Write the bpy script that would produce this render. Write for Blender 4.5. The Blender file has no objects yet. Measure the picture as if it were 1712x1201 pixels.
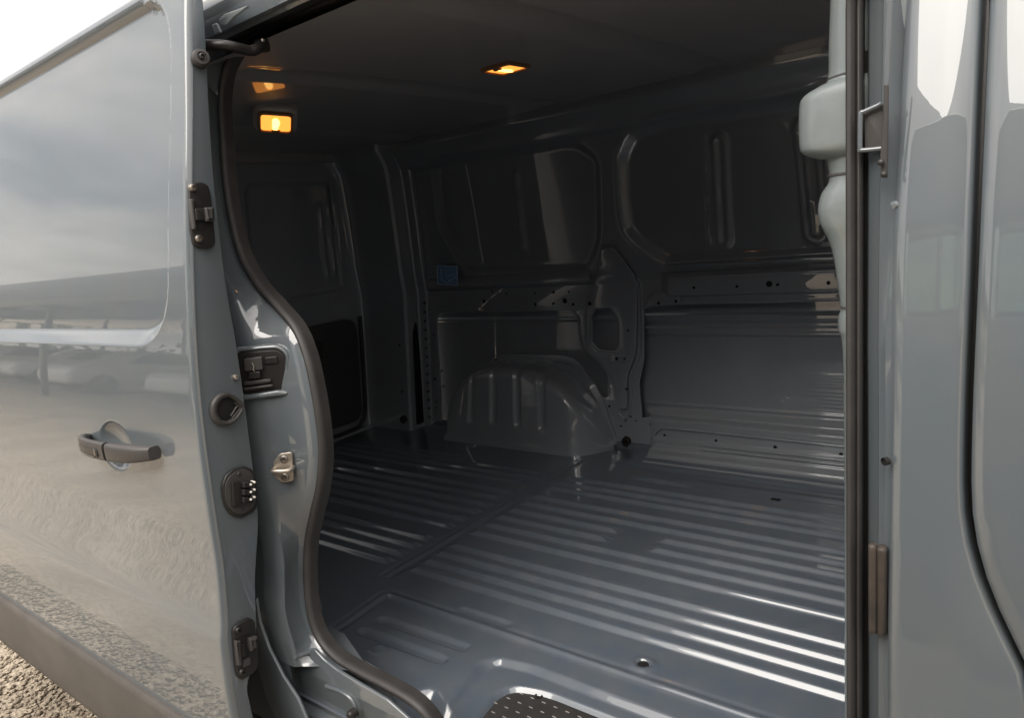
import bpy, bmesh, math, random
import numpy as np
from mathutils import Vector, Matrix

random.seed(7); np.random.seed(7)
SC = bpy.context.scene
COL = SC.collection

# ------------------------------------------------------------------ camera
IW, IH = 1712.0, 1201.0
CX, CY = 856.0, 600.5
VX = np.array([-669., 548.]); VY = np.array([1815., 273.])
F = math.sqrt(-float(np.dot(VX - (CX, CY), VY - (CX, CY))))
def _cr(p):
    v = np.array([p[0]-CX, p[1]-CY, F]); return v/np.linalg.norm(v)
_X = -_cr(VX); _Y = _cr(VY); _Y = _Y - _X*np.dot(_X, _Y); _Y /= np.linalg.norm(_Y)
_Z = np.cross(_X, _Y)
RM = np.array([_X, _Y, _Z])
CAM = np.array([1.5757, -1.7120, 0.9632])
def ray(px, py): return RM @ _cr((px, py))
def on_x(p, x):
    r = ray(*p); return CAM + r*((x-CAM[0])/r[0])
def on_y(p, y):
    r = ray(*p); return CAM + r*((y-CAM[1])/r[1])
def on_z(p, z):
    r = ray(*p); return CAM + r*((z-CAM[2])/r[2])
def on_s(p, f, y0=-.95):
    y = y0
    for _ in range(25):
        q = on_y(p, y); y = .5*y + .5*f(q[2])
    return on_y(p, y)
def proj(P):
    c = RM.T @ (np.asarray(P, float) - CAM)
    return CX + F*c[0]/c[2], CY + F*c[1]/c[2]

cam = bpy.data.cameras.new('camera'); camo = bpy.data.objects.new('camera', cam); COL.objects.link(camo)
m3 = np.stack([RM@np.array([1., 0, 0]), RM@np.array([0, -1., 0]), RM@np.array([0, 0, -1.])], 1)
M4 = Matrix.Identity(4)
for i in range(3):
    for j in range(3): M4[i][j] = m3[i, j]
    M4[i][3] = CAM[i]
camo.matrix_world = M4
cam.sensor_fit = 'HORIZONTAL'; cam.sensor_width = 36; cam.lens = F/IW*36
cam.clip_start = .02; cam.clip_end = 2000
SC.camera = camo

# ------------------------------------------------------------------ sky, sun, exposure
SUN_EL, SUN_AZ = 46, -94          # degrees; azimuth measured from +X towards +Y
wd = bpy.data.worlds.new('World'); SC.world = wd; wd.use_nodes = True
nt = wd.node_tree; nt.nodes.clear()
def N(t, typ, **k):
    n = t.nodes.new(typ)
    for a, b in k.items(): setattr(n, a, b)
    return n
out = N(nt, 'ShaderNodeOutputWorld'); bg = N(nt, 'ShaderNodeBackground'); bg.inputs[1].default_value = .1
sky = N(nt, 'ShaderNodeTexSky', sky_type='NISHITA', sun_disc=False)
sky.sun_elevation = math.radians(SUN_EL); sky.sun_rotation = math.radians(90-SUN_AZ)
sky.air_density = 1.5; sky.dust_density = 3
tc = N(nt, 'ShaderNodeTexCoord'); sp = N(nt, 'ShaderNodeSeparateXYZ')
nt.links.new(tc.outputs['Generated'], sp.inputs[0])
zz = N(nt, 'ShaderNodeMath', operation='MAXIMUM'); zz.inputs[1].default_value = .0
nt.links.new(sp.outputs[2], zz.inputs[0])
za = N(nt, 'ShaderNodeMath', operation='ADD'); za.inputs[1].default_value = .12
nt.links.new(zz.outputs[0], za.inputs[0])
cmb = N(nt, 'ShaderNodeCombineXYZ')
for i in (0, 1):
    d = N(nt, 'ShaderNodeMath', operation='DIVIDE'); nt.links.new(sp.outputs[i], d.inputs[0]); nt.links.new(za.outputs[0], d.inputs[1])
    nt.links.new(d.outputs[0], cmb.inputs[i])
ns = N(nt, 'ShaderNodeTexNoise'); ns.inputs['Scale'].default_value = .55; ns.inputs['Detail'].default_value = 7; ns.inputs['Roughness'].default_value = .55
nt.links.new(cmb.outputs[0], ns.inputs['Vector'])
cr = N(nt, 'ShaderNodeValToRGB'); e = cr.color_ramp.elements
e[0].position = .36; e[0].color = (2.7, 2.9, 3.3, 1); e[1].position = .64; e[1].color = (10.5, 9.8, 9.2, 1)
x_ = cr.color_ramp.elements.new(.48); x_.color = (6.7, 6.3, 5.9, 1)
nt.links.new(ns.outputs[0], cr.inputs[0])
gz = N(nt, 'ShaderNodeMapRange'); gz.inputs[1].default_value = 0; gz.inputs[2].default_value = 1; gz.inputs[3].default_value = .44; gz.inputs[4].default_value = 1.75
nt.links.new(zz.outputs[0], gz.inputs[0])
cl = N(nt, 'ShaderNodeVectorMath', operation='SCALE'); nt.links.new(cr.outputs[0], cl.inputs[0]); nt.links.new(gz.outputs[0], cl.inputs['Scale'])   # an overcast sky is brighter overhead
mx = N(nt, 'ShaderNodeMix', data_type='RGBA'); mx.inputs['Factor'].default_value = .88
nt.links.new(sky.outputs[0], mx.inputs[6]); nt.links.new(cl.outputs[0], mx.inputs[7])
nt.links.new(mx.outputs[2], bg.inputs[0]); nt.links.new(bg.outputs[0], out.inputs[0])

sl = bpy.data.lights.new('sun', 'SUN'); sl.energy = 1.15; sl.angle = math.radians(44); sl.color = (1, .95, .88)
so = bpy.data.objects.new('sun', sl); COL.objects.link(so); so.location = (0, -10, 12)
sd_ = Vector((math.cos(math.radians(SUN_EL))*math.cos(math.radians(SUN_AZ)), math.cos(math.radians(SUN_EL))*math.sin(math.radians(SUN_AZ)), math.sin(math.radians(SUN_EL))))
so.rotation_euler = sd_.to_track_quat('Z', 'Y').to_euler()

SC.view_settings.view_transform = 'Standard'; SC.view_settings.look = 'None'
SC.view_settings.exposure = 1.15; SC.view_settings.gamma = 1; SC.view_settings.use_curve_mapping = False
SC.cycles.use_denoising = True; SC.cycles.max_bounces = 12; SC.cycles.glossy_bounces = 8; SC.cycles.diffuse_bounces = 6
SC.cycles.sample_clamp_indirect = 4
SC.cycles.caustics_reflective = False; SC.cycles.caustics_refractive = False

# ------------------------------------------------------------------ materials
MAT = {}
def mat(name, col, rough=.5, metal=0., coat=0., coat_rough=.03, bump=0., bscale=100., var=0., vscale=6., vcol=None, emit=None, estr=0., spec=.5):
    m = bpy.data.materials.new(name); m.use_nodes = True; t = m.node_tree
    b = t.nodes['Principled BSDF']
    b.inputs['Base Color'].default_value = (*col, 1); b.inputs['Roughness'].default_value = rough
    b.inputs['Metallic'].default_value = metal; b.inputs['Coat Weight'].default_value = coat; b.inputs['Coat Roughness'].default_value = coat_rough
    b.inputs['Specular IOR Level'].default_value = spec; b.inputs['Coat IOR'].default_value = 1.62
    c = N(t, 'ShaderNodeTexCoord')
    if var:
        n = N(t, 'ShaderNodeTexNoise'); n.inputs['Scale'].default_value = vscale; n.inputs['Detail'].default_value = 6; n.inputs['Roughness'].default_value = .65
        t.links.new(c.outputs['Object'], n.inputs['Vector'])
        r = N(t, 'ShaderNodeValToRGB'); r.color_ramp.elements[0].position = .38; r.color_ramp.elements[1].position = .72
        v2 = vcol or tuple(x*.7 for x in col)
        r.color_ramp.elements[0].color = (*col, 1); r.color_ramp.elements[1].color = (*[a*(1-var)+q*var for a, q in zip(col, v2)], 1)
        t.links.new(n.outputs[0], r.inputs[0]); t.links.new(r.outputs[0], b.inputs['Base Color'])
        rr = N(t, 'ShaderNodeMapRange'); rr.inputs[1].default_value = .35; rr.inputs[2].default_value = .75
        rr.inputs[3].default_value = rough; rr.inputs[4].default_value = min(1, rough+.2*var)
        t.links.new(n.outputs[0], rr.inputs[0]); t.links.new(rr.outputs[0], b.inputs['Roughness'])
    if bump:
        n = N(t, 'ShaderNodeTexNoise'); n.inputs['Scale'].default_value = bscale; n.inputs['Detail'].default_value = 3
        t.links.new(c.outputs['Object'], n.inputs['Vector'])
        bp = N(t, 'ShaderNodeBump'); bp.inputs['Strength'].default_value = bump; bp.inputs['Distance'].default_value = .002
        t.links.new(n.outputs[0], bp.inputs['Height']); t.links.new(bp.outputs[0], b.inputs['Normal'])
        if coat: t.links.new(bp.outputs[0], b.inputs['Coat Normal'])
    if emit:
        b.inputs['Emission Color'].default_value = (*emit, 1); b.inputs['Emission Strength'].default_value = estr
    MAT[name] = m; return m
PC = (.315, .340, .372)
mat('body_paint', (.118, .139, .154), .38, coat=1, coat_rough=.004, bump=.004, bscale=60, spec=.35, var=.35, vscale=9, vcol=(.150, .153, .150))
MAT['body_paint'].node_tree.nodes['Principled BSDF'].inputs['Coat IOR'].default_value = 1.8
def gloss(n, v): MAT[n].node_tree.nodes['Principled BSDF'].inputs['Coat IOR'].default_value = v
mat('inner_paint', PC, .36, coat=1, coat_rough=.014, bump=.004, bscale=70, var=.4, vscale=7, vcol=(.27, .285, .305))
mat('roof_glare_paint', (.40, .39, .395), .45, coat=.5, coat_rough=.04, bump=.02, bscale=90, var=.3, vscale=5, vcol=(.30, .295, .30))  # ceiling tone lightened: the lens glare veil is put into the colour
mat('floor_paint', (.112, .138, .172), .36, coat=1, coat_rough=.03, bump=.006, bscale=80, var=.6, vscale=14, vcol=(.165, .178, .192))
gloss('inner_paint', 1.8); gloss('floor_paint', 1.75)
mat('rubber', (.042, .039, .038), .48, bump=.10, bscale=260, var=.5, vscale=20, vcol=(.07, .064, .06))
mat('black_plastic', (.022, .020, .019), .38, bump=.06, bscale=400)
mat('grey_plastic', (.055, .050, .048), .42, bump=.08, bscale=500, var=.3, vscale=15, vcol=(.08, .075, .07))
mat('cladding', (.080, .072, .066), .62, bump=.15, bscale=500, var=.6, vscale=10, vcol=(.13, .115, .10))
mat('trim_black', (.085, .080, .080), .55, bump=.12, bscale=350)
mat('dark', (.008, .008, .008), .8)
mat('zinc', (.56, .50, .43), .38, metal=.85, bump=.05, bscale=300, var=.4, vscale=60)
mat('steel', (.30, .27, .24), .35, metal=.9, bump=.05, bscale=300)
mat('pale_trim', (.215, .245, .248), .35, coat=.6, coat_rough=.1, bump=.02, bscale=150, var=.25, vscale=10, vcol=(.19, .21, .21))
mat('pad', (.034, .032, .031), .6, bump=.25, bscale=700, var=.5, vscale=25, vcol=(.055, .05, .046))
mat('dash_grey', (.30, .28, .26), .5)
mat('blue_sticker', (.24, .43, .72), .4)
mat('white_print', (.85, .90, .93), .45)
mat('brown_rubber', (.042, .036, .032), .4, bump=.06, bscale=200, var=.5, vscale=30, vcol=(.11, .085, .07))
mat('lamp_lens', (.9, .55, .2), .3, emit=(1., .34, .05), estr=.75)
mat('lamp_bulb', (1, .8, .4), .3, emit=(1., .52, .13), estr=2.0)
mat('lamp_housing', (.34, .19, .11), .35)
mat('pearl', (.75, .72, .66), .25)
mat('dark_paint', (.02, .022, .025), .3, coat=1)
mat('far_white', (.7, .7, .68), .4, coat=.5)
m = mat('glass', (.55, .70, .62), .02)
m.node_tree.nodes['Principled BSDF'].inputs['Transmission Weight'].default_value = 1
mat('tyre', (.018, .018, .018), .8)
mat('leaf', (.05, .075, .035), .7, var=.8, vscale=2, vcol=(.09, .10, .05))

def gravel_mat():
    m = bpy.data.materials.new('gravel'); m.use_nodes = True; t = m.node_tree; b = t.nodes['Principled BSDF']
    b.inputs['Roughness'].default_value = .9
    c = N(t, 'ShaderNodeTexCoord')
    v = N(t, 'ShaderNodeTexVoronoi'); v.inputs['Scale'].default_value = 75
    t.links.new(c.outputs['Object'], v.inputs['Vector'])
    n = N(t, 'ShaderNodeTexNoise'); n.inputs['Scale'].default_value = 1.3; n.inputs['Detail'].default_value = 8
    t.links.new(c.outputs['Object'], n.inputs['Vector'])
    r = N(t, 'ShaderNodeValToRGB'); r.color_ramp.elements[0].color = (.25, .205, .15, 1); r.color_ramp.elements[1].color = (.64, .55, .43, 1)
    t.links.new(v.outputs['Color'], r.inputs[0])
    mxx = N(t, 'ShaderNodeMix', data_type='RGBA', blend_type='MULTIPLY'); mxx.inputs['Factor'].default_value = .6
    r2 = N(t, 'ShaderNodeValToRGB'); r2.color_ramp.elements[0].position = .3; r2.color_ramp.elements[0].color = (.45, .43, .41, 1); r2.color_ramp.elements[1].position = .7
    t.links.new(n.outputs[0], r2.inputs[0]); t.links.new(r.outputs[0], mxx.inputs[6]); t.links.new(r2.outputs[0], mxx.inputs[7])
    t.links.new(mxx.outputs[2], b.inputs['Base Color'])
    bp = N(t, 'ShaderNodeBump'); bp.inputs['Strength'].default_value = .8; bp.inputs['Distance'].default_value = .01
    t.links.new(v.outputs['Distance'], bp.inputs['Height']); t.links.new(bp.outputs[0], b.inputs['Normal'])
    MAT['gravel'] = m
gravel_mat()

# ------------------------------------------------------------------ mesh helpers
def empty(name, loc=(0, 0, 0), label=None, cat=None, group=None):
    o = bpy.data.objects.new(name, None); COL.objects.link(o); o.location = loc; o.empty_display_size = .1
    if label: o['label'] = label
    if cat: o['category'] = cat
    if group: o['group'] = group
    return o
OFF = {}
def link(name, me, m, parent=None, angle=35):
    me.materials.clear(); me.materials.append(MAT[m])
    for p in me.polygons: p.use_smooth = True
    if angle is not None: me.set_sharp_from_angle(angle=math.radians(angle))
    o = bpy.data.objects.new(name, me); COL.objects.link(o)
    if parent is not None:
        o.parent = parent
        o.matrix_parent_inverse = Matrix.Translation(-Vector(OFF.get(parent.name, (0, 0, 0))))
    return o
def raw(name, verts, faces, m, parent=None, angle=35, fix=False):
    me = bpy.data.meshes.new(name); me.from_pydata([tuple(map(float, v)) for v in verts], [], [tuple(f) for f in faces]); me.update()
    if fix:
        bm = bmesh.new(); bm.from_mesh(me); bmesh.ops.recalc_face_normals(bm, faces=bm.faces); bm.to_mesh(me); bm.free()
    return link(name, me, m, parent, angle)
def frombm(name, bm, m, parent=None, angle=35):
    bmesh.ops.recalc_face_normals(bm, faces=bm.faces)
    me = bpy.data.meshes.new(name); bm.to_mesh(me); bm.free()
    return link(name, me, m, parent, angle)
def grid(name, P, m, parent=None, angle=60, flip=False, closed_v=False):
    """P: array (nu, nv, 3)"""
    P = np.asarray(P, float); nu, nv = P.shape[:2]
    me = bpy.data.meshes.new(name)
    idx = np.arange(nu*nv).reshape(nu, nv)
    if closed_v: idx = np.concatenate([idx, idx[:, :1]], 1)
    a, b, c, d = idx[:-1, :-1], idx[1:, :-1], idx[1:, 1:], idx[:-1, 1:]
    q = np.stack([a, b, c, d] if not flip else [a, d, c, b], -1).reshape(-1, 4)
    me.vertices.add(nu*nv); me.vertices.foreach_set('co', P.reshape(-1).astype(np.float32))
    n = len(q); me.loops.add(n*4); me.loops.foreach_set('vertex_index', q.reshape(-1).astype(np.int32))
    me.polygons.add(n); me.polygons.foreach_set('loop_start', np.arange(0, n*4, 4, dtype=np.int32))
    me.update(calc_edges=True); me.validate()
    me.materials.append(MAT[m]); me.polygons.foreach_set('use_smooth', np.ones(n, dtype=bool))
    if angle is not None: me.set_sharp_from_angle(angle=math.radians(angle))
    o = bpy.data.objects.new(name, me); COL.objects.link(o)
    if parent is not None: o.parent = parent
    return o
def bx(bm, c, s, bev=.0, seg=2, rot=None):
    r = bmesh.ops.create_cube(bm, size=1)
    vs = r['verts']
    for v in vs: v.co = Vector((v.co.x*s[0], v.co.y*s[1], v.co.z*s[2]))
    if bev:
        es = list({e for v in vs for e in v.link_edges})
        rr = bmesh.ops.bevel(bm, geom=es, offset=bev, segments=seg, affect='EDGES', profile=.5)
        vs = list({v for f in rr['faces'] for v in f.verts} | {v for v in vs if v.is_valid})
    for v in vs:
        co = v.co.copy()
        if rot is not None: co = rot @ co
        v.co = co + Vector(c)
def box(name, c, s, m, parent=None, bev=.004, seg=2, rot=None):
    bm = bmesh.new(); bx(bm, c, s, bev, seg, rot); return frombm(name, bm, m, parent)
def catmull(pts, n=8, closed=False):
    pts = [np.asarray(p, float) for p in pts]; L = len(pts); o = []
    rng = range(L if closed else L-1)
    for i in rng:
        g = lambda k: pts[k % L] if closed else pts[min(max(k, 0), L-1)]
        p0, p1, p2, p3 = g(i-1), g(i), g(i+1), g(i+2)
        for k in range(n):
            t = k/n
            o.append(.5*((2*p1)+(-p0+p2)*t+(2*p0-5*p1+4*p2-p3)*t*t+(-p0+3*p1-3*p2+p3)*t**3))
    if not closed: o.append(pts[-1])
    return o
def sweep(name, path, prof, m, parent=None, ref=(0, -1, 0), closed=False, cap=True, angle=50, wid=None):
    """prof: list of (a,b): a along ref-ish normal, b along side"""
    path = [Vector(p) for p in path]; n = len(path); ref = Vector(ref); V = []; Fc = []; k = len(prof)
    for i, p in enumerate(path):
        if closed: t = path[(i+1) % n]-path[i-1]
        else: t = path[min(i+1, n-1)]-path[max(i-1, 0)]
        t.normalize(); s = t.cross(ref); s.normalize(); nn = s.cross(t); nn.normalize()
        w_ = wid(p) if wid else 1
        for a, b in prof: V.append(p+nn*a+s*b*w_)
    for i in range(n if closed else n-1):
        j = (i+1) % n
        for q in range(k): Fc.append((i*k+q, i*k+(q+1) % k, j*k+(q+1) % k, j*k+q))
    if cap and not closed: Fc.append(tuple(range(k))[::-1]); Fc.append(tuple((n-1)*k+q for q in range(k)))
    return raw(name, V, Fc, m, parent, angle, fix=True)
def circ(r, n=10, ry=None): return [(r*math.cos(2*math.pi*i/n), (ry or r)*math.sin(2*math.pi*i/n)) for i in range(n)]
def tube(name, path, r, m, parent=None, ref=(0, -1, 0), n=10, closed=False): return sweep(name, path, circ(r, n), m, parent, ref, closed)
def frame(o, d, up=(0, 0, 1)):
    """4x4 with local z = d"""
    d = Vector(d).normalized(); u = Vector(up); x = u.cross(d)
    if x.length < 1e-4: x = Vector((1, 0, 0)).cross(d)
    x.normalize(); y = d.cross(x)
    M = Matrix.Identity(4)
    for i in range(3): M[i][0] = x[i]; M[i][1] = y[i]; M[i][2] = d[i]; M[i][3] = o[i]
    return M
def lathe(name, prof, o, d, m, parent=None, n=16, angle=40, up=(0, 0, 1)):
    """prof (r,h)"""
    M = frame(o, d, up); V = []; Fc = []; k = len(prof)
    for r, h in prof:
        for i in range(n):
            a = 2*math.pi*i/n; V.append(M @ Vector((r*math.cos(a), r*math.sin(a), h)))
    for j in range(k-1):
        for i in range(n): Fc.append((j*n+i, j*n+(i+1) % n, (j+1)*n+(i+1) % n, (j+1)*n+i))
    Fc.append(tuple(range(n))[::-1]); Fc.append(tuple((k-1)*n+i for i in range(n)))
    return raw(name, V, Fc, m, parent, angle, fix=True)
def bolt(name, o, d, r, m, parent, h=.004):
    """button head screw with a socket"""
    b = lathe(name, [(r, -.004), (r, h*.45), (r*.85, h*.85), (r*.55, h), (r*.45, h), (r*.42, h*.3), (0.0001, h*.3)], o, d, m, parent, 14)
    return b
def sheet(name, loops, t, bev, mp, m, parent=None, cuts=(), ucuts=(), angle=40, res=2):
    """2D outline (first loop) with holes, thickness t (half), mapped by mp(u,v,w)"""
    cu = bpy.data.curves.new('c', 'CURVE'); cu.dimensions = '2D'; cu.fill_mode = 'BOTH'
    cu.extrude = max(t-bev, 0); cu.bevel_depth = bev; cu.bevel_resolution = res; cu.offset = -bev
    for L in loops:
        s = cu.splines.new('POLY'); s.points.add(len(L)-1); s.use_cyclic_u = True
        for q, p in zip(s.points, L): q.co = (p[0], p[1], 0, 1)
    o = bpy.data.objects.new('c', cu); COL.objects.link(o)
    dg = bpy.context.evaluated_depsgraph_get(); dg.update()
    me = bpy.data.meshes.new_from_object(o.evaluated_get(dg))
    bpy.data.objects.remove(o); bpy.data.curves.remove(cu)
    bm = bmesh.new(); bm.from_mesh(me); bpy.data.meshes.remove(me)
    bmesh.ops.remove_doubles(bm, verts=bm.verts, dist=1e-5)
    for ax, cs in ((0, ucuts), (1, cuts)):
        for c in cs:
            co = [0, 0, 0]; no = [0, 0, 0]; co[ax] = c; no[ax] = 1
            bmesh.ops.bisect_plane(bm, geom=bm.verts[:]+bm.edges[:]+bm.faces[:], plane_co=co, plane_no=no)
    for v in bm.verts: v.co = Vector(mp(*v.co))
    return frombm(name, bm, m, parent, angle)
def rnd(pts, r, n=5):
    """round the corners of a 2D polygon"""
    o = []; L = len(pts); pts = [np.asarray(p, float)[:2] for p in pts]
    for i in range(L):
        a, b, c = pts[i-1], pts[i], pts[(i+1) % L]
        u, v = a-b, c-b; lu, lv = np.linalg.norm(u), np.linalg.norm(v)
        rr = min(r, lu*.48, lv*.48); p, q = b+u/lu*rr, b+v/lv*rr
        for k in range(n+1):
            t = k/n; o.append((1-t)**2*p+2*t*(1-t)*b+t*t*q)
    return o
def sm(a, b, x):
    t = np.clip((x-a)/(b-a), 0, 1); return t*t*(3-2*t)
def lin(a, b, x): return np.clip((x-a)/(b-a), 0, 1)
def sdpoly(P, X, Y):
    """signed distance, negative inside"""
    P = [np.asarray(p, float)[:2] for p in P]; d = np.full(X.shape, 1e9); s = np.ones(X.shape)
    for i in range(len(P)):
        a, b = P[i], P[i-1]; ex, ey = b[0]-a[0], b[1]-a[1]; wx, wy = X-a[0], Y-a[1]
        t = np.clip((wx*ex+wy*ey)/(ex*ex+ey*ey+1e-12), 0, 1)
        d = np.minimum(d, (wx-ex*t)**2+(wy-ey*t)**2)
        c1 = Y >= a[1]; c2 = Y < b[1]; c3 = ex*wy > ey*wx
        s = np.where((c1 & c2 & c3) | (~c1 & ~c2 & ~c3), -s, s)
    return s*np.sqrt(d)
def sdcap(a, b, X, Y):
    a, b = np.asarray(a, float)[:2], np.asarray(b, float)[:2]; ex, ey = b-a
    t = np.clip(((X-a[0])*ex+(Y-a[1])*ey)/(ex*ex+ey*ey+1e-12), 0, 1)
    return np.hypot(X-a[0]-ex*t, Y-a[1]-ey*t)
def interp(xs, ys):
    xs = np.array(xs, float); ys = np.array(ys, float); i = np.argsort(xs); xs, ys = xs[i], ys[i]
    return lambda z: np.interp(z, xs, ys)
def spl(zs, ys, n=10):
    c = np.array(catmull([np.array(p, float) for p in sorted(zip(zs, ys))], n)); return interp(c[:, 0], c[:, 1])

# ------------------------------------------------------------------ surfaces
GZ = -.56
yd = spl([1.60, 1.50, 1.425, 1.216, 1.058, .844, .679, .507, .405, .336, .275, .235, .15, .05, -.02],
         [-.86, -.925, -.947, -.987, -1.019, -1.055, -1.074, -1.0845, -1.0885, -1.0945, -1.1025, -1.111, -1.117, -1.119, -1.119])
yb = lambda z: yd(z)+.135                      # body side of the van, outer skin
ysl = lambda z: yb(z)+.065                     # plane of the door seal
yw = spl([-.1, .3, .68, .74, .80, 1.0, 1.2, 1.30, 1.36], [.83, .83, .83, .822, .812, .79, .765, .745, .70])   # far wall, inner face
def zroof(y): return 1.392-.012*(np.abs(y)/.80)**2-.016*(np.abs(y)/.80)**8

van = empty('cargo_van', (0, 0, 0), 'glossy blue-grey cargo van with its sliding side door open and empty load bay', 'van')
def part(name): 
    o = bpy.data.objects.new(name, None); COL.objects.link(o); o.parent = van; o.empty_display_size = .05; return o

# ------------------------------------------------------------------ ground
g = box('ground', (0, 0, GZ-.05), (600, 600, .1), 'gravel', None, bev=0); g['kind'] = 'structure'
def pebbles():
    n = 15000
    base = [(1, 0, 0), (-1, 0, 0), (0, 1, 0), (0, -1, 0), (0, 0, 1), (0, 0, -1)]
    fs = [(0, 2, 4), (2, 1, 4), (1, 3, 4), (3, 0, 4), (2, 0, 5), (1, 2, 5), (3, 1, 5), (0, 3, 5)]
    B = np.array(base, float); Fa = np.array(fs)
    x = np.random.uniform(-3.2, .5, n); y = np.random.uniform(-1.7, -.6, n)
    s = .0035+.013*np.random.uniform(0, 1, n)**2.2
    sc = np.stack([s*np.random.uniform(.8, 1.4, n), s*np.random.uniform(.8, 1.3, n), s*np.random.uniform(.5, .8, n)], 1)
    a = np.random.uniform(0, 6.28, n); V = B[None]*sc[:, None]*np.random.uniform(.75, 1.15, (n, 6, 1))
    Vx = V[..., 0]*np.cos(a)[:, None]-V[..., 1]*np.sin(a)[:, None]; Vy = V[..., 0]*np.sin(a)[:, None]+V[..., 1]*np.cos(a)[:, None]
    V = np.stack([Vx+x[:, None], Vy+y[:, None], V[..., 2]+GZ+(s*.3)[:, None]], -1).reshape(-1, 3)
    Fq = (Fa[None]+6*np.arange(n)[:, None, None]).reshape(-1, 3)
    me = bpy.data.meshes.new('pebbles'); me.vertices.add(len(V)); me.vertices.foreach_set('co', V.reshape(-1).astype(np.float32))
    me.loops.add(len(Fq)*3); me.loops.foreach_set('vertex_index', Fq.reshape(-1).astype(np.int32))
    me.polygons.add(len(Fq)); me.polygons.foreach_set('loop_start', np.arange(0, len(Fq)*3, 3, dtype=np.int32)); me.update(calc_edges=True)
    me.materials.append(MAT['gravel']); o = bpy.data.objects.new('gravel_stones', me); COL.objects.link(o)
    o['kind'] = 'stuff'; o['label'] = 'loose tan gravel stones under the open sliding door'; o['category'] = 'gravel'
pebbles()

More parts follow.
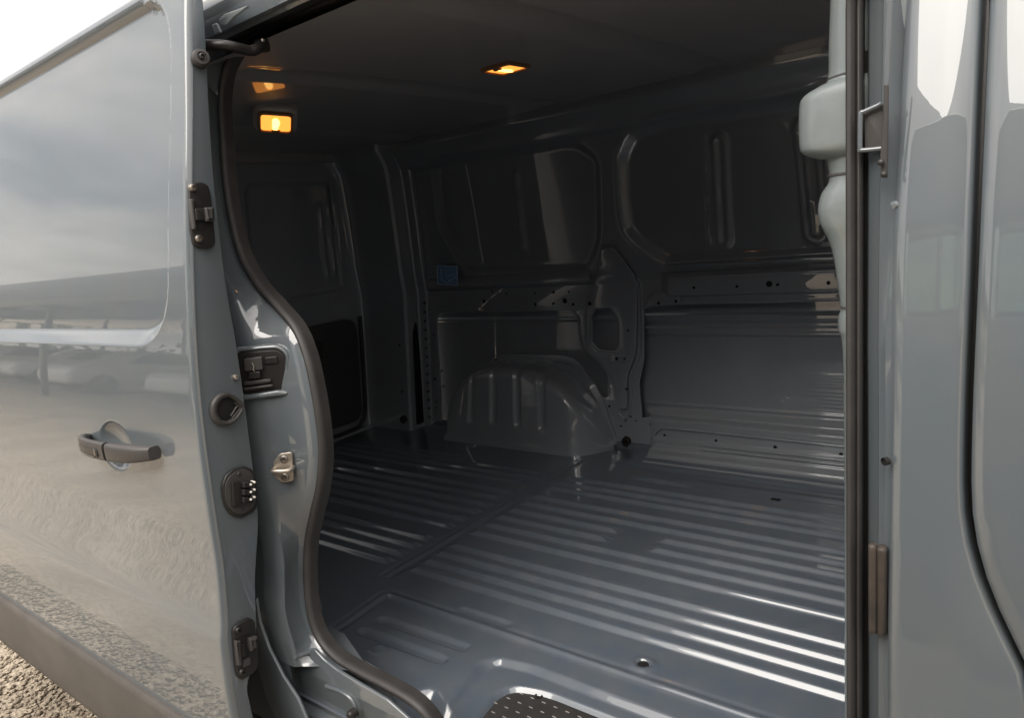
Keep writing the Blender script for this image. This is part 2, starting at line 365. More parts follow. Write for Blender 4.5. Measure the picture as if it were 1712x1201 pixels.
# ------------------------------------------------------------------ load floor (pressed sheet with ribs)
RIBS = [-.400, -.343, -.286, -.228, -.123, -.057, .009, .074, .140, .205, .298, .353, .410]
def fz(p): return on_z(p, 0.)[:2]
CREASE = [fz((640, 985)), fz((652, 990)), fz((1000, 1112)), fz((1250, 1201))]
YC = -.535
PADW = [fz(p) for p in ((760, 1225), (826, 1146), (858, 1133), (915, 1142), (1055, 1196), (1200, 1253))]+[(1.7, fz((1200, 1262))[1]-.1), (1.7, -1.2), (.62, -1.2)]
def build_floor():
    ys = np.unique(np.round(np.concatenate([np.arange(-.96, -.47, .003), np.arange(-.47, .5, .0022), np.arange(.5, .84, .0045)]), 5))
    xs = np.unique(np.round(np.concatenate([np.arange(-1.42, -.12, .012), np.arange(-.12, .14, .005), np.arange(.14, .55, .0085), np.arange(.55, 1.50, .0065)]), 5))
    X, Y = np.meshgrid(xs, ys, indexing='ij'); Z = np.zeros_like(X)
    def rib(yc, x0, x1):
        # planar flanks, flat top, tapered ends
        yo = Y-(yc-.0065)
        prof = np.minimum(lin(0, .0132, yo), 1-lin(.0305, .0440, yo))
        prof = prof*prof*(3-2*prof)*.25+prof*.75
        endw = .035
        e = np.minimum(lin(x0, x0+endw, X+.4*np.abs(yo-.018)), 1-lin(x1-endw, x1, X-.4*np.abs(yo-.018)))
        return .0116*prof*sm(0, 1, e)
    for yc in RIBS:
        if yc < .55: Z = np.maximum(Z, rib(yc, -1.27, -.045))
        if yc in (.009, .074):
            a = on_z((1035, 893), 0)[0] if yc > .05 else on_z((1020, 906), 0)[0]
            b = on_z((1100, 902), 0)[0] if yc > .05 else on_z((1085, 918), 0)[0]
            Z = np.maximum(Z, rib(yc, .03, a)); Z = np.maximum(Z, rib(yc, b, 1.6))
        else:
            Z = np.maximum(Z, rib(yc, .03, 1.6))
    for yc, x0, x1 in ((.63, .14, 1.6), (.683, .16, 1.6), (.50, .28, .52), (.46, -1.2, -.55)):
        Z = np.maximum(Z, rib(yc, x0, x1))
    # cross seam between the two floor pressings, then along the side
    s = np.abs(X+.004); seam = (.0035*np.exp(-(s/.006)**2)-.003*np.exp(-((X-.014)/.005)**2)-.003*np.exp(-((X+.022)/.005)**2))*(Y > -.46)*(Y < .62)
    Z += seam
    # long crease parallel to the sill: from the seam foot forwards
    c0, c1 = fz((646, 992)), fz((1130, 1155)); yc = c0[1]+(X-c0[0])*(c1[1]-c0[1])/(c1[0]-c0[0])
    d = Y-yc; on = sm(c0[0]-.02, c0[0]+.02, X)
    Z += on*(.0035*np.exp(-(d/.005)**2)-.0025*np.exp(-((d-.016)/.006)**2))
    Z -= .006*on*sm(.012, -.02, d)
    # crease from seam foot towards the pillar
    d = sdcap(fz((560, 1050)), fz((640, 995)), X, Y); Z += .003*np.exp(-(d/.006)**2)-.002*np.exp(-((d-.013)/.006)**2)
    # far crease
    c0, c1 = fz((1060, 797)), fz((1416, 848)); d = sdcap(c0, (c1[0]+.3, c1[1]), X, Y); Z += .003*np.exp(-(d/.004)**2)
    # long rounded swages by the door
    for a, b, r, h in (((640, 1034), (772, 1078), .017, -.009), ((608, 1053), (735, 1099), .017, -.009), ((775, 1021), (846, 1044), .015, -.007)):
        d = sdcap(fz(a), fz(b), X, Y); Z += h*(1-sm(r*.35, r*1.15, d))
    # round button and drain hole collar
    q = fz((632, 1084)); r = np.hypot(X-q[0], Y-q[1]); Z += .004*np.exp(-((r-.016)/.004)**2)
    q = fz((1075, 1112)); r = np.hypot(X-q[0], Y-q[1]); Z += .004*(1-sm(.02, .034, r))-.010*(1-sm(.011, .015, r))
    # step at the door: a shallow ledge, then a second drop to the tread pad
    rim1 = sdpoly(rnd([fz(p) for p in ((801, 1103), (832, 1095), (890, 1107), (1150, 1204))]+[(1.7, fz((1150, 1204))[1]-.02), (1.7, -1.2), (fz((800, 1201))[0], -1.2)], .03, 6), X, Y)
    Z -= .013*(1-lin(-.017, 0, rim1))
    rim2 = sdpoly(rnd(PADW, .035, 6), X, Y)
    Z -= .030*(1-lin(-.026, 0, rim2))
    sl3 = sdpoly([fz(p) for p in ((729, 1146), (700, 1150), (650, 1180), (650, 1400), (900, 1400), (780, 1213))], X, Y)
    Z -= .09*(1-lin(-.10, 0, sl3))
    Z += .035*(1-sm(-.925, -.87, Y))*(1-sm(.46, .54, X))
    # turned-up edge at far wall
    Z += .03*sm(.80, .835, Y)
    P = np.stack([X, Y, Z], -1)
    o = grid('floor_panel', P, 'floor_paint', van, 80); return o
floor = build_floor()
def hole(name, p, d, r, parent, m='dark', ry=None):
    lathe(name, [(r, -.004), (r, .0006), (r*.93, .0012), (.0001, .0012)], p, d, m, parent, 12)
q = on_z((1075, 1112), 0); hole('drain_hole', (q[0], q[1], -.001), (0, 0, 1), .0135, floor)
for p in ((1297, 836), (1258, 788)):
    q = on_z(p, 0); box('floor_slot', (q[0], q[1], .0005), (.030, .018, .003), 'dark', floor, .001)
for p in ((787, 893), (1092, 775)):
    q = on_z(p, 0); lathe('rivet', [(.007, 0), (.006, .003), (.0001, .0045)], q, (0, 0, 1), 'floor_paint', floor, 10)
# step pad
def build_pad():
    zp = -.033
    pts = [on_z(p, zp)[:2] for p in ((795, 1206), (838, 1156), (862, 1149), (905, 1156), (1025, 1205))]
    poly = [pts[0], pts[1], pts[2], pts[3], pts[4], (pts[4][0]+.35, pts[4][1]-.03), (pts[4][0]+.35, -.90), (pts[0][0]+.0, -.90)]
    o = sheet('step_pad', [rnd(poly, .02)], .004, .003, lambda u, v, w: (u, v, zp+w), 'pad', van)
    k = 0
    bm = bmesh.new()
    for i in range(14):
        for j in range(9):
            x = pts[2][0]-.03+i*.03+(j % 2)*.015; y = pts[2][1]-.018-j*.026
            a = pts[0]; 
            if sdpoly(poly, np.array([[x]]), np.array([[y]]))[0, 0] < -.012: bx(bm, (x, y, zp+.0045), (.010, .0022, .0022), .0007, 1)
    o2 = frombm('grip_dashes', bm, 'dash_grey', o); o2['kind'] = 'stuff'
    q = on_z((901, 1168), zp); lathe('pad_screw', [(.009, .003), (.009, .006), (.006, .0065), (.005, .003), (.0001, .003)], (q[0], q[1], zp), (0, 0, 1), 'black_plastic', o, 14)
build_pad()

# ------------------------------------------------------------------ far side wall
wy = .83
def pw(p, y=wy):
    q = on_y(p, y); return (q[0], q[2])
def build_wall():
    # outer skin seen through the openings, with horizontal swages
    xs = np.arange(-1.3, 1.53, .015); zs = np.arange(-.03, .80, .0035); X, Z = np.meshgrid(xs, zs, indexing='ij')
    Yk = np.full_like(X, .885)
    zl = [pw((1300, y), .885)[1] for y in (517, 527, 537, 549, 557, 566)]
    right = sm(.16, .20, X)
    for a, h in ((zl[1], .010), (zl[3]-.004, .010)):
        Yk -= right*h*np.minimum(sm(a-.028, a-.018, Z), 1-sm(a+.006, a+.012, Z))
    # short raised pads on the right
    xr = pw((1310, 525), .885)[0]
    for a in (zl[1]-.004, zl[4]):
        Yk -= .008*sm(xr-.004, xr+.004, X)*np.minimum(sm(a-.011, a-.007, Z), 1-sm(a+.004, a+.008, Z))
    z0 = pw((850, 534), .885)[1]
    Yk -= (1-right)*.007*np.minimum(sm(z0-.012, z0-.006, Z), 1-sm(z0+.004, z0+.01, Z))
    zc = pw((1300, 694), .885)[1]
    Yk -= right*(.03*(1-sm(zc-.03, zc, Z))+.006*np.exp(-((Z-zc-.012)/.005)**2))
    grid('outer_skin', np.stack([X, Yk, Z], -1), 'inner_paint', van, 60)
    # upper panel
    xs = np.arange(-1.36, 1.56, .0075); zs = np.arange(.66, 1.45, .0075); X, Z = np.meshgrid(xs, zs, indexing='ij')
    Yk = yw(Z)
    def pu(p):
        q = on_s(p, yw, .8); return (q[0], q[2])
    R1 = rnd([pu(p) for p in ((1036, 330), (1034, 262), (1052, 222), (1110, 199), (1440, 148), (1445, 424), (1112, 441), (1066, 410), (1044, 385))], .03)
    d = sdpoly(R1, X, Z); Yk += .026*(1-lin(-.030, .004, d)); Yk += -.004*np.exp(-((d-.012)/.006)**2)
    R2 = rnd([pu(p) for p in ((722, 285), (733, 380), (775, 452), (985, 452), (1003, 400), (1000, 262), (960, 235), (735, 262))], .04)
    d = sdpoly(R2, X, Z); Yk += .020*(1-lin(-.024, .006, d))
    for a, b, r0, h in (((1198, 238), (1206, 402), .022, .010), ((1345, 215), (1362, 388), .036, .014), ((858, 290), (872, 418), .006, .010)):
        d = sdcap(pu(a), pu(b), X, Z); Yk -= h*lin(r0+.012, r0+.002, d); Yk += h*1.2*lin(r0*.62, r0*.62-.008, d)
    a, b = pu((1172, 222)), pu((1180, 415)); d = sdcap(a, b, X, Z); Yk -= .005*np.exp(-(d/.004)**2)
    # cant rail step below the roof
    zt = 1.30+.0*X; Yk -= .045*sm(1.262, 1.285, Z)-.0
    up = grid('upper_wall', np.stack([X, Yk, Z], -1), 'inner_paint', van, 60)
    random.seed(3)
    for px in (950, 978, 1005, 1080, 1122, 1165, 1205, 1250, 1275, 1302, 1318, 1345, 1370):
        yy = 187-(px-1000)*.262+random.uniform(-2, 3)
        q = on_y((px, yy), .735); hole('rail_hole', (q[0], .697, q[2]), (0, -1, 0), random.choice((.005, .007, .009)), up)
    # inner frame with openings
    fp = lambda L: [pw(p) for p in L]
    outer = [(-1.10, -.02), (1.54, -.02), (1.54, .70), (-1.10, .70)]
    A = fp(((1077, 516), (1098, 512), (1134, 509), (1147, 503), (1440, 499))) + [(1.50, pw((1440, 499))[1]), (1.50, pw((1440, 732))[1])] + fp(((1440, 732), (1416, 730), (1245, 713), (1079, 698), (1074, 700), (1069, 640), (1077, 603)))
    Bq = fp(((731, 530), (738, 524), (955, 519), (965, 531), (970, 577), (980, 590), (1004, 611), (1015, 624), (1017, 664), (1006, 664), (980, 629), (953, 603), (829, 597), (812, 612), (786, 646), (772, 690), (740, 708)))
    Cq = fp(((990, 530), (999, 519), (1021, 518), (1033, 531), (1035, 579), (1028, 587), (1001, 585), (990, 572)))
    fr = sheet('wall_frame', [outer, rnd(A, .008, 3), rnd(Bq, .010, 3), rnd(Cq, .008, 3)], .005, .004, lambda u, v, w: (u, wy-w, v), 'inner_paint', van)
    # pillar bead ridges, hole plates
    def bead(pts, r=.0042, y=wy-.006, nm='pressed_edge'):
        P = [on_y(p, y) for p in pts]; tube(nm, catmull(P, 6), r, 'inner_paint', fr, n=8)
    bead(((1060, 470), (1066, 480), (1068, 540), (1067, 590), (1060, 612), (1053, 630), (1056, 690)))
    bead(((1066, 465), (1072, 480), (1074, 540), (1073, 592), (1066, 612), (1060, 632), (1060, 660)), .003)
    bead(((980, 500), (977, 545), (978, 575), (990, 590), (1010, 605), (1025, 625), (1032, 650), (1034, 685)))
    bead(((1052, 690), (1045, 702), (1034, 690)), .003)
    bead(((829, 594), (890, 596), (948, 600), (975, 623), (1000, 660), (1016, 705), (1028, 742)), .005, wy-.004)
    # raised pillar face
    pil = [(983, 510), (992, 480), (1004, 448), (1010, 415), (1030, 412), (1046, 432), (1062, 458), (1066, 486), (1064, 590), (1050, 626), (1050, 684), (1036, 684), (1030, 645), (1012, 612), (985, 590), (981, 560)]
    cut = [(988, 531), (998, 516), (1022, 515), (1036, 530), (1038, 581), (1029, 591), (1000, 589), (987, 573)]
    sheet('pillar_face', [rnd([pw(p, wy-.012) for p in pil], .01, 4), rnd([pw(p, wy-.012) for p in cut], .006, 3)], .004, .0035, lambda u, v, w: (u, min(wy, float(yw(v)))-.016-w, v), 'inner_paint', fr, cuts=(.70, .73, .76, .79, .82))
    sheet('hole_plate', [rnd([pw(p, wy-.016) for p in ((1023, 593), (1048, 594), (1048, 606), (1022, 605))], .006, 4)], .0025, .002, lambda u, v, w: (u, wy-.0222-w, v), 'inner_paint', fr)
    dots = [(1031, 600, 7), (1044, 600, 5), (1047, 651, 5), (1018, 680, 4), (986, 508, 7), (986, 498, 4), (1054, 697, 4), (1063, 704, 3), (1038, 713, 4), (1088, 710, 5), (1050, 553, 4),
            (809, 504, 8), (944, 503, 10), (895, 509, 6), (925, 508, 6), (958, 509, 6), (894, 490, 4), (925, 489, 6), (951, 488, 4), (822, 487, 4), (847, 491, 4),
            (725, 560, 4), (727, 634, 6), (729, 672, 4), (729, 682, 4), (870, 605, 6), (850, 603, 4), (925, 615, 5), (948, 608, 4)]
    for px, py, s in dots:
        yy = wy-.006 if not (980 < px < 1062 and 500 < py < 690) else (wy-.0245 if 590 < py < 608 else wy-.0205)
        q = on_y((px, py), yy); hole('frame_hole', (q[0], yy+.001, q[2]), (0, -1, 0), s*.5*2.9/F*.95, fr)
    for px, py in ((1047, 493), (1043, 547), (870, 607), (829, 601), (1046, 703), (737, 512), (738, 620), (741, 646), (925, 612)):
        q = on_y((px, py), wy-.006); lathe('stud', [(.006, -.008), (.006, .004), (.004, .007), (.0001, .008)], q, (0, -1, 0), 'steel', fr, 8)
    bm = bmesh.new()
    def dots_on(a, b, n, y):
        for k in np.linspace(0, 1, n):
            q = on_y((a[0]*(1-k)+b[0]*k, a[1]*(1-k)+b[1]*k), y)
            bmesh.ops.create_cone(bm, cap_ends=True, segments=8, radius1=.0045, radius2=.003, depth=.0016, matrix=Matrix.Translation(Vector(q)) @ Matrix.Rotation(math.pi/2, 4, 'X'))
    dots_on((744, 516), (948, 511), 11, wy-.0055); dots_on((724, 540), (733, 700), 8, wy-.0055); dots_on((1084, 706), (1415, 737), 12, wy-.0055)
    dots_on((1040, 640), (1044, 690), 4, wy-.0055); dots_on((972, 560), (968, 500), 4, wy-.0055); dots_on((1000, 640), (1024, 728), 6, wy-.0055); dots_on((842, 601), (940, 606), 6, wy-.0055)
    w = frombm('spot_welds', bm, 'inner_paint', fr); w['kind'] = 'stuff'
    # tie down lugs
    for px, py in ((1048, 737), (676, 700)):
        q = on_y((px, py), wy-.012 if px > 800 else .70)
        lathe('tie_down', [(.020, 0), (.018, .006), (.011, .006), (.010, -.004), (.0001, -.004)], q, (0, -1, 0), 'black_plastic', fr, 12)
        tube('tie_loop', [Vector(q)+Vector((.016*math.cos(a), -.012, .016*math.sin(a)-.004)) for a in np.linspace(.3, 5.2, 12)], .004, 'black_plastic', fr)
    # waist rail on the right: rounded box section
    def rail(nm, x0, x1, prof, m='inner_paint', ends=.06, par=van):
        xs = np.concatenate([np.linspace(x0, x0+ends, 8), np.linspace(x0+ends, x1, 12)[1:]])
        P = []
        for x in xs:
            k = sm(0, 1, lin(x0, x0+ends, x)) if ends else 1
            P.append([(x, wy-.004-k*(wy-.004-y) if y < wy-.004 else y, z) for y, z in prof])
        return grid(nm, np.array(P), m, par, 60)
    t = pw((1250, 460), wy-.04)[1]; b1 = pw((1250, 490), wy-.03)[1]; b2 = pw((1300, 502), wy-.01)[1]
    prof = [(wy+.05, t+.028), (wy+.01, t+.024), (wy-.015, t+.018), (wy-.030, t+.010), (wy-.039, t-.001), (wy-.041, t-.012), (wy-.040, b1+.006), (wy-.036, b1-.001), (wy-.022, b1-.006), (wy-.019, b1-.012), (wy-.019, b2), (wy-.014, b2-.008), (wy+.02, b2-.010)]
    prof = [tuple(p) for p in catmull(prof, 5)]
    x0 = pw((1096, 475), wy-.04)[0]
    wr = rail('waist_rail', x0, 1.54, prof)
    for px, py, s in ((1160, 481, 5), (1232, 479, 5), (1286, 475, 10), (1300, 476, 5), (1385, 473, 6)):
        q = on_y((px, py), wy-.041); hole('rail_hole', (q[0], wy-.0405, q[2]), (0, -1, 0), s*.5*2.7/F, wr)
    tube('pressed_edge', [(x, wy-.0395, t+.002) for x in np.linspace(x0+.06, 1.53, 8)], .0045, 'inner_paint', wr)
    tube('pressed_edge', [(x, wy-.0385, b1+.001) for x in np.linspace(x0+.07, 1.53, 8)], .003, 'inner_paint', wr)
    tube('pressed_edge', [(x, wy-.0205, b2+.001) for x in np.linspace(x0+.09, 1.53, 8)], .003, 'inner_paint', wr)
    tube('pressed_edge', [(x, .790, pw((1300, 428), .79)[1]) for x in np.linspace(x0+.05, 1.53, 8)], .005, 'inner_paint', wr)
    sheet('rail_bracket', [rnd([pw(p, wy-.025) for p in ((1082, 512), (1086, 498), (1098, 489), (1137, 489), (1137, 505), (1128, 510))], .008, 4)], .004, .003, lambda u, v, w: (u, wy-.024-w, v), 'inner_paint', wr)
    for px, py in ((1101, 507), (1130, 504)):
        q = on_y((px, py), wy-.028); hole('rail_hole', q, (0, -1, 0), .006, wr)
    # left waist rail above the arch
    t2 = pw((880, 470), wy-.03)[1]
    prof2 = [tuple(p) for p in catmull([(wy+.03, t2+.06), (wy-.010, t2+.035), (wy-.024, t2+.012), (wy-.028, t2-.004), (wy-.024, t2-.018), (wy-.006, t2-.030), (wy+.004, t2-.034)], 5)]
    rail('waist_rail', -1.0, pw((985, 470))[0]+.02, prof2, ends=.08)
    # lower rail on the right: stepped flange onto the floor
    def zr(y, yy): return pw((1350, y), yy)[1]
    prof3 = [(wy+.02, zr(722, wy)+.004), (wy-.010, zr(724, wy)), (wy-.014, zr(728, wy)-.004), (wy-.014, zr(752, wy)), (wy-.022, zr(756, wy-.02)), (wy-.026, zr(762, wy-.02)), (wy-.026, zr(771, wy-.026)+.003), (wy-.034, zr(774, wy-.03)), (wy-.060, .040), (wy-.066, .028), (wy-.100, .022), (wy-.108, .012), (wy-.150, .006), (wy-.16, -.004)]
    prof3 = [tuple(p) for p in catmull(prof3, 4)]
    lr = rail('lower_rail', pw((1085, 730))[0], 1.54, prof3, ends=.05)
    for px, py, s in ((1111, 728, 5), (1197, 737, 5), (1296, 748, 6), (1406, 760, 6)):
        q = on_y((px, py), wy-.014); hole('rail_hole', (q[0], wy-.0145, q[2]), (0, -1, 0), s*.5*2.6/F, lr)
    for zy, yy, r in ((764, wy-.028, .004), (772, wy-.034, .0035)):
        zz_ = zr(zy, yy); tube('pressed_edge', [(x, yy, zz_) for x in np.linspace(pw((1180, 745))[0], 1.53, 8)], r, 'inner_paint', lr)
    tube('pressed_edge', [(x, wy-.012, zr(724, wy)) for x in np.linspace(pw((1130, 710))[0], 1.53, 8)], .003, 'inner_paint', lr)
    P = [on_y(p, wy-.02) for p in ((1098, 742), (1094, 728), (1104, 718), (1125, 717), (1420, 748))]
    tube('pressed_edge', catmull(P, 8), .005, 'inner_paint', lr)
    # blue information label
    zc = pu((748, 460)); q = on_s((748, 460), yw, .8)
    c = [on_y(p, .786) for p in ((730, 443), (765, 444), (766, 478), (731, 476))]
    st = sheet('sticker', [[(p[0], p[2]) for p in c]], .001, .0004, lambda u, v, w: (u, .786-w, v), 'blue_sticker', van)
    st['label'] = 'small square blue information sticker with white outline drawing'
    def pl(a, b, r=.0016): 
        P = [on_y(a, .7845), on_y(b, .7845)]; tube('print_line', P, r, 'white_print', st, n=6)
    for a, b in (((731, 444), (764, 445)), ((764, 445), (765, 477)), ((765, 477), (732, 475)), ((732, 475), (731, 444)), ((737, 449), (738, 468)), ((738, 468), (750, 475)), ((744, 463), (758, 459)), ((750, 470), (762, 462)), ((747, 466), (755, 472))): pl(a, b)
    # backing behind the sticker and lower-left corner, closing the skin
build_wall()

def build_arch():
    # far wheel arch box with rounded shoulder
    xf, xr = .035, -.80; yi, yo = .635, .835
    top = pw((880, 615), .70)[1]
    xs = np.linspace(-.797, .05, 150); ts = np.linspace(0, 1, 70); P = []
    def outline(x):
        u = (x-(xr+xf)/2)/((xf-xr)/2); u = np.clip(u, -1, 1)
        # asymmetrical dome: steep rear, sloping front
        k = 2.6 if u < 0 else 2.3
        return top*(max(0, 1-abs(u)**k))**(1/2.2 if u < 0 else 1/1.7)
    V = np.zeros((len(xs), len(ts), 3))
    # distance-based: inner face at yi, rounded shoulder to top surface
    for i, x in enumerate(xs):
        h = float(outline(x)); r = min(.048, h*.6+.002)
        # polyline: (yi - flare,0) -> (yi,h-r) -> arc -> (yo,h)
        uf = lin(xf-.13, xf+.02, x); yin = yi+.005+.16*uf**2
        pts = [(yin-.004, -.004), (yin, .02), (yin+.012, max(h-r, .02)*.6), (yin+.02, max(h-r, .02))]
        for a in np.linspace(0, math.pi/2, 7)[1:]:
            pts.append((yin+.02+r*(1-math.cos(a)), max(h-r, .02)+r*math.sin(a) if h > .02+r else .02+max(h-.02, 0)*math.sin(a)))
        pts.append((yo, pts[-1][1]+.004))
        pts = np.array(pts); dd = np.r_[0, np.cumsum(np.hypot(*np.diff(pts, axis=0).T))]; dd /= dd[-1]
        V[i, :, 0] = x; V[i, :, 1] = np.interp(ts, dd, pts[:, 0]); V[i, :, 2] = np.interp(ts, dd, pts[:, 1])
    # embossed vertical swages on the inner face
    for (a, b) in (((790, 640), (789, 705)), ((826, 638), (827, 707)), ((865, 640), (868, 713)), ((906, 650), (909, 718))):
        A, B = on_y(a, .655), on_y(b, .648)
        xa = np.interp(V[..., 2], [B[2], A[2]], [B[0], A[0]])
        d = V[..., 0]-xa
        w = sm(B[2]-.012, B[2]+.012, V[..., 2])*(1-sm(A[2]+.06, A[2]+.09, V[..., 2]))*np.minimum(1, np.maximum(0, 1))
        bump = .014*np.minimum(lin(-.030, -.022, d), 1-lin(.0, .010, d))*w
        V[..., 1] += bump; V[..., 2] -= bump*.3
    o = grid('wheel_arch', V, 'inner_paint', van, 60)
    # near wheel arch (mirror) seen just inside the pillar
    V2 = V.copy(); V2[..., 1] *= -1; o2 = grid('wheel_arch', V2, 'inner_paint', van, 60, flip=True)
    # flange where the arch meets the wall
    fl = [on_y(p, wy-.008) for p in ((834, 598), (870, 600), (950, 603), (978, 628), (1002, 665), (1016, 705), (1029, 743))]
    sweep('arch_flange', catmull(fl, 6), [(.006, -.016), (.006, .014), (-.004, .016), (-.004, -.016)], 'inner_paint', van)
build_arch()

# ------------------------------------------------------------------ rear corner pillar and rear doors
def build_rear():
    # corner post: vertical section swept, leaning forwards a little at the top
    def lean(z): return .16*z/1.3
    sec = [(-1.40, .60), (-1.385, .665), (-1.36, .690), (-1.30, .698), (-1.12, .700), (-1.095, .706), (-1.085, .722), (-1.085, .775), (-1.078, .79), (-1.06, .80), (-1.045, .81), (-1.04, .83), (-1.04, .87)]
    sec = catmull([np.array(s) for s in sec], 4); zs = np.linspace(-.02, 1.40, 40); P = []
    for z in zs:
        dy = float(yw(np.clip(z, 0, 1.36)))-.83
        P.append([(x+lean(z), y+dy*(1 if y > .6 else .8), z) for x, y in sec])
    post = grid('corner_pillar', np.array(P), 'inner_paint', van, 60)
    q0, q1 = on_x((712, 500), -1.075), on_x((722, 706), -1.075)
    box('pillar_slot', ((q0[0]+q1[0])/2+.03, .765, .33), (.006, .05, .62), 'dark', post, .002, rot=Matrix.Rotation(lean(1.0)*.9, 3, 'Y'))
    for i in range(14): box('slot_tab', (-1.03+lean(.06+i*.045)+.008, .772, .06+i*.045), (.005, .018, .012), 'trim_black', post, .002)
    for px, py in ((668, 577), (672, 655)):
        q = on_y((px, py), .698); hole('pillar_hole', q, (0, -1, 0), .006, post)
    # rear doors (two leaves)
    xr = -1.395
    for s, nm in ((1, 'rear_door'), (-1, 'rear_door')):
        ys = np.linspace(.004*s, .70*s, 60); zs = np.linspace(.015, 1.37, 110)
        Yg, Zg = np.meshgrid(ys, zs, indexing='ij'); Xg = np.full_like(Yg, xr)+lean(Zg)
        a = np.abs(Yg)
        win = sdpoly(rnd([(.09, .74), (.60, .74), (.57, 1.27), (.09, 1.27)], .06, 6), a, Zg); Xg -= .018*(1-lin(-.02, .004, win))
        for c in (.50, .55):
            d = sdcap((c, .83), (c-.015, 1.16), a, Zg); Xg += .009*lin(.012, .006, d)
        rd = grid(nm, np.stack([Xg, Yg, Zg], -1), 'inner_paint', van, 60, flip=(s < 0))
        # black lower trim panel
        tp = [(.05, .03+.03), (.60, .06), (.63, .10), (.635, .52), (.62, .585), (.57, .60), (.05, .605)]
        tr = sheet('trim_panel', [rnd([(s*u, v) for u, v in tp], .03, 5)], .010, .007, lambda u, v, w: (xr+.014+lean(v)+w, u, v), 'trim_black', rd)
        sheet('pull_recess', [rnd([(s*u, v) for u, v in ((.40, .15), (.47, .20), (.47, .36), (.40, .36))], .012, 4)], .004, .003, lambda u, v, w: (xr+.026+lean(v)+w, u, v), 'trim_black', tr)
        sheet('latch_cover', [rnd([(s*u, v) for u, v in ((.34, .44), (.40, .42), (.41, .52), (.35, .53))], .012, 4)], .006, .004, lambda u, v, w: (xr+.028+lean(v)+w, u, v), 'grey_plastic', tr)
        # seal around the leaf
        P = [(xr+.025+lean(.60), .655*s, .60), (xr+.025+lean(.3), .655*s, .30), (xr+.025+lean(.1), .650*s, .12), (xr+.028, .62*s, .045), (xr+.028, .55*s, .022), (xr+.028, .20*s, .016), (xr+.028, .01*s, .014)]
        tube('door_seal', catmull(P, 6), .011, 'rubber', rd, ref=(1, 0, 0))
    # rear sill under the doors
    box('rear_header', (-1.30, 0, 1.395), (.20, 1.5, .09), 'roof_glare_paint', van, .004, 2)
    box('rear_sill', (-1.41, 0, -.01), (.10, 1.5, .05), 'inner_paint', van, .012, 3)
build_rear()

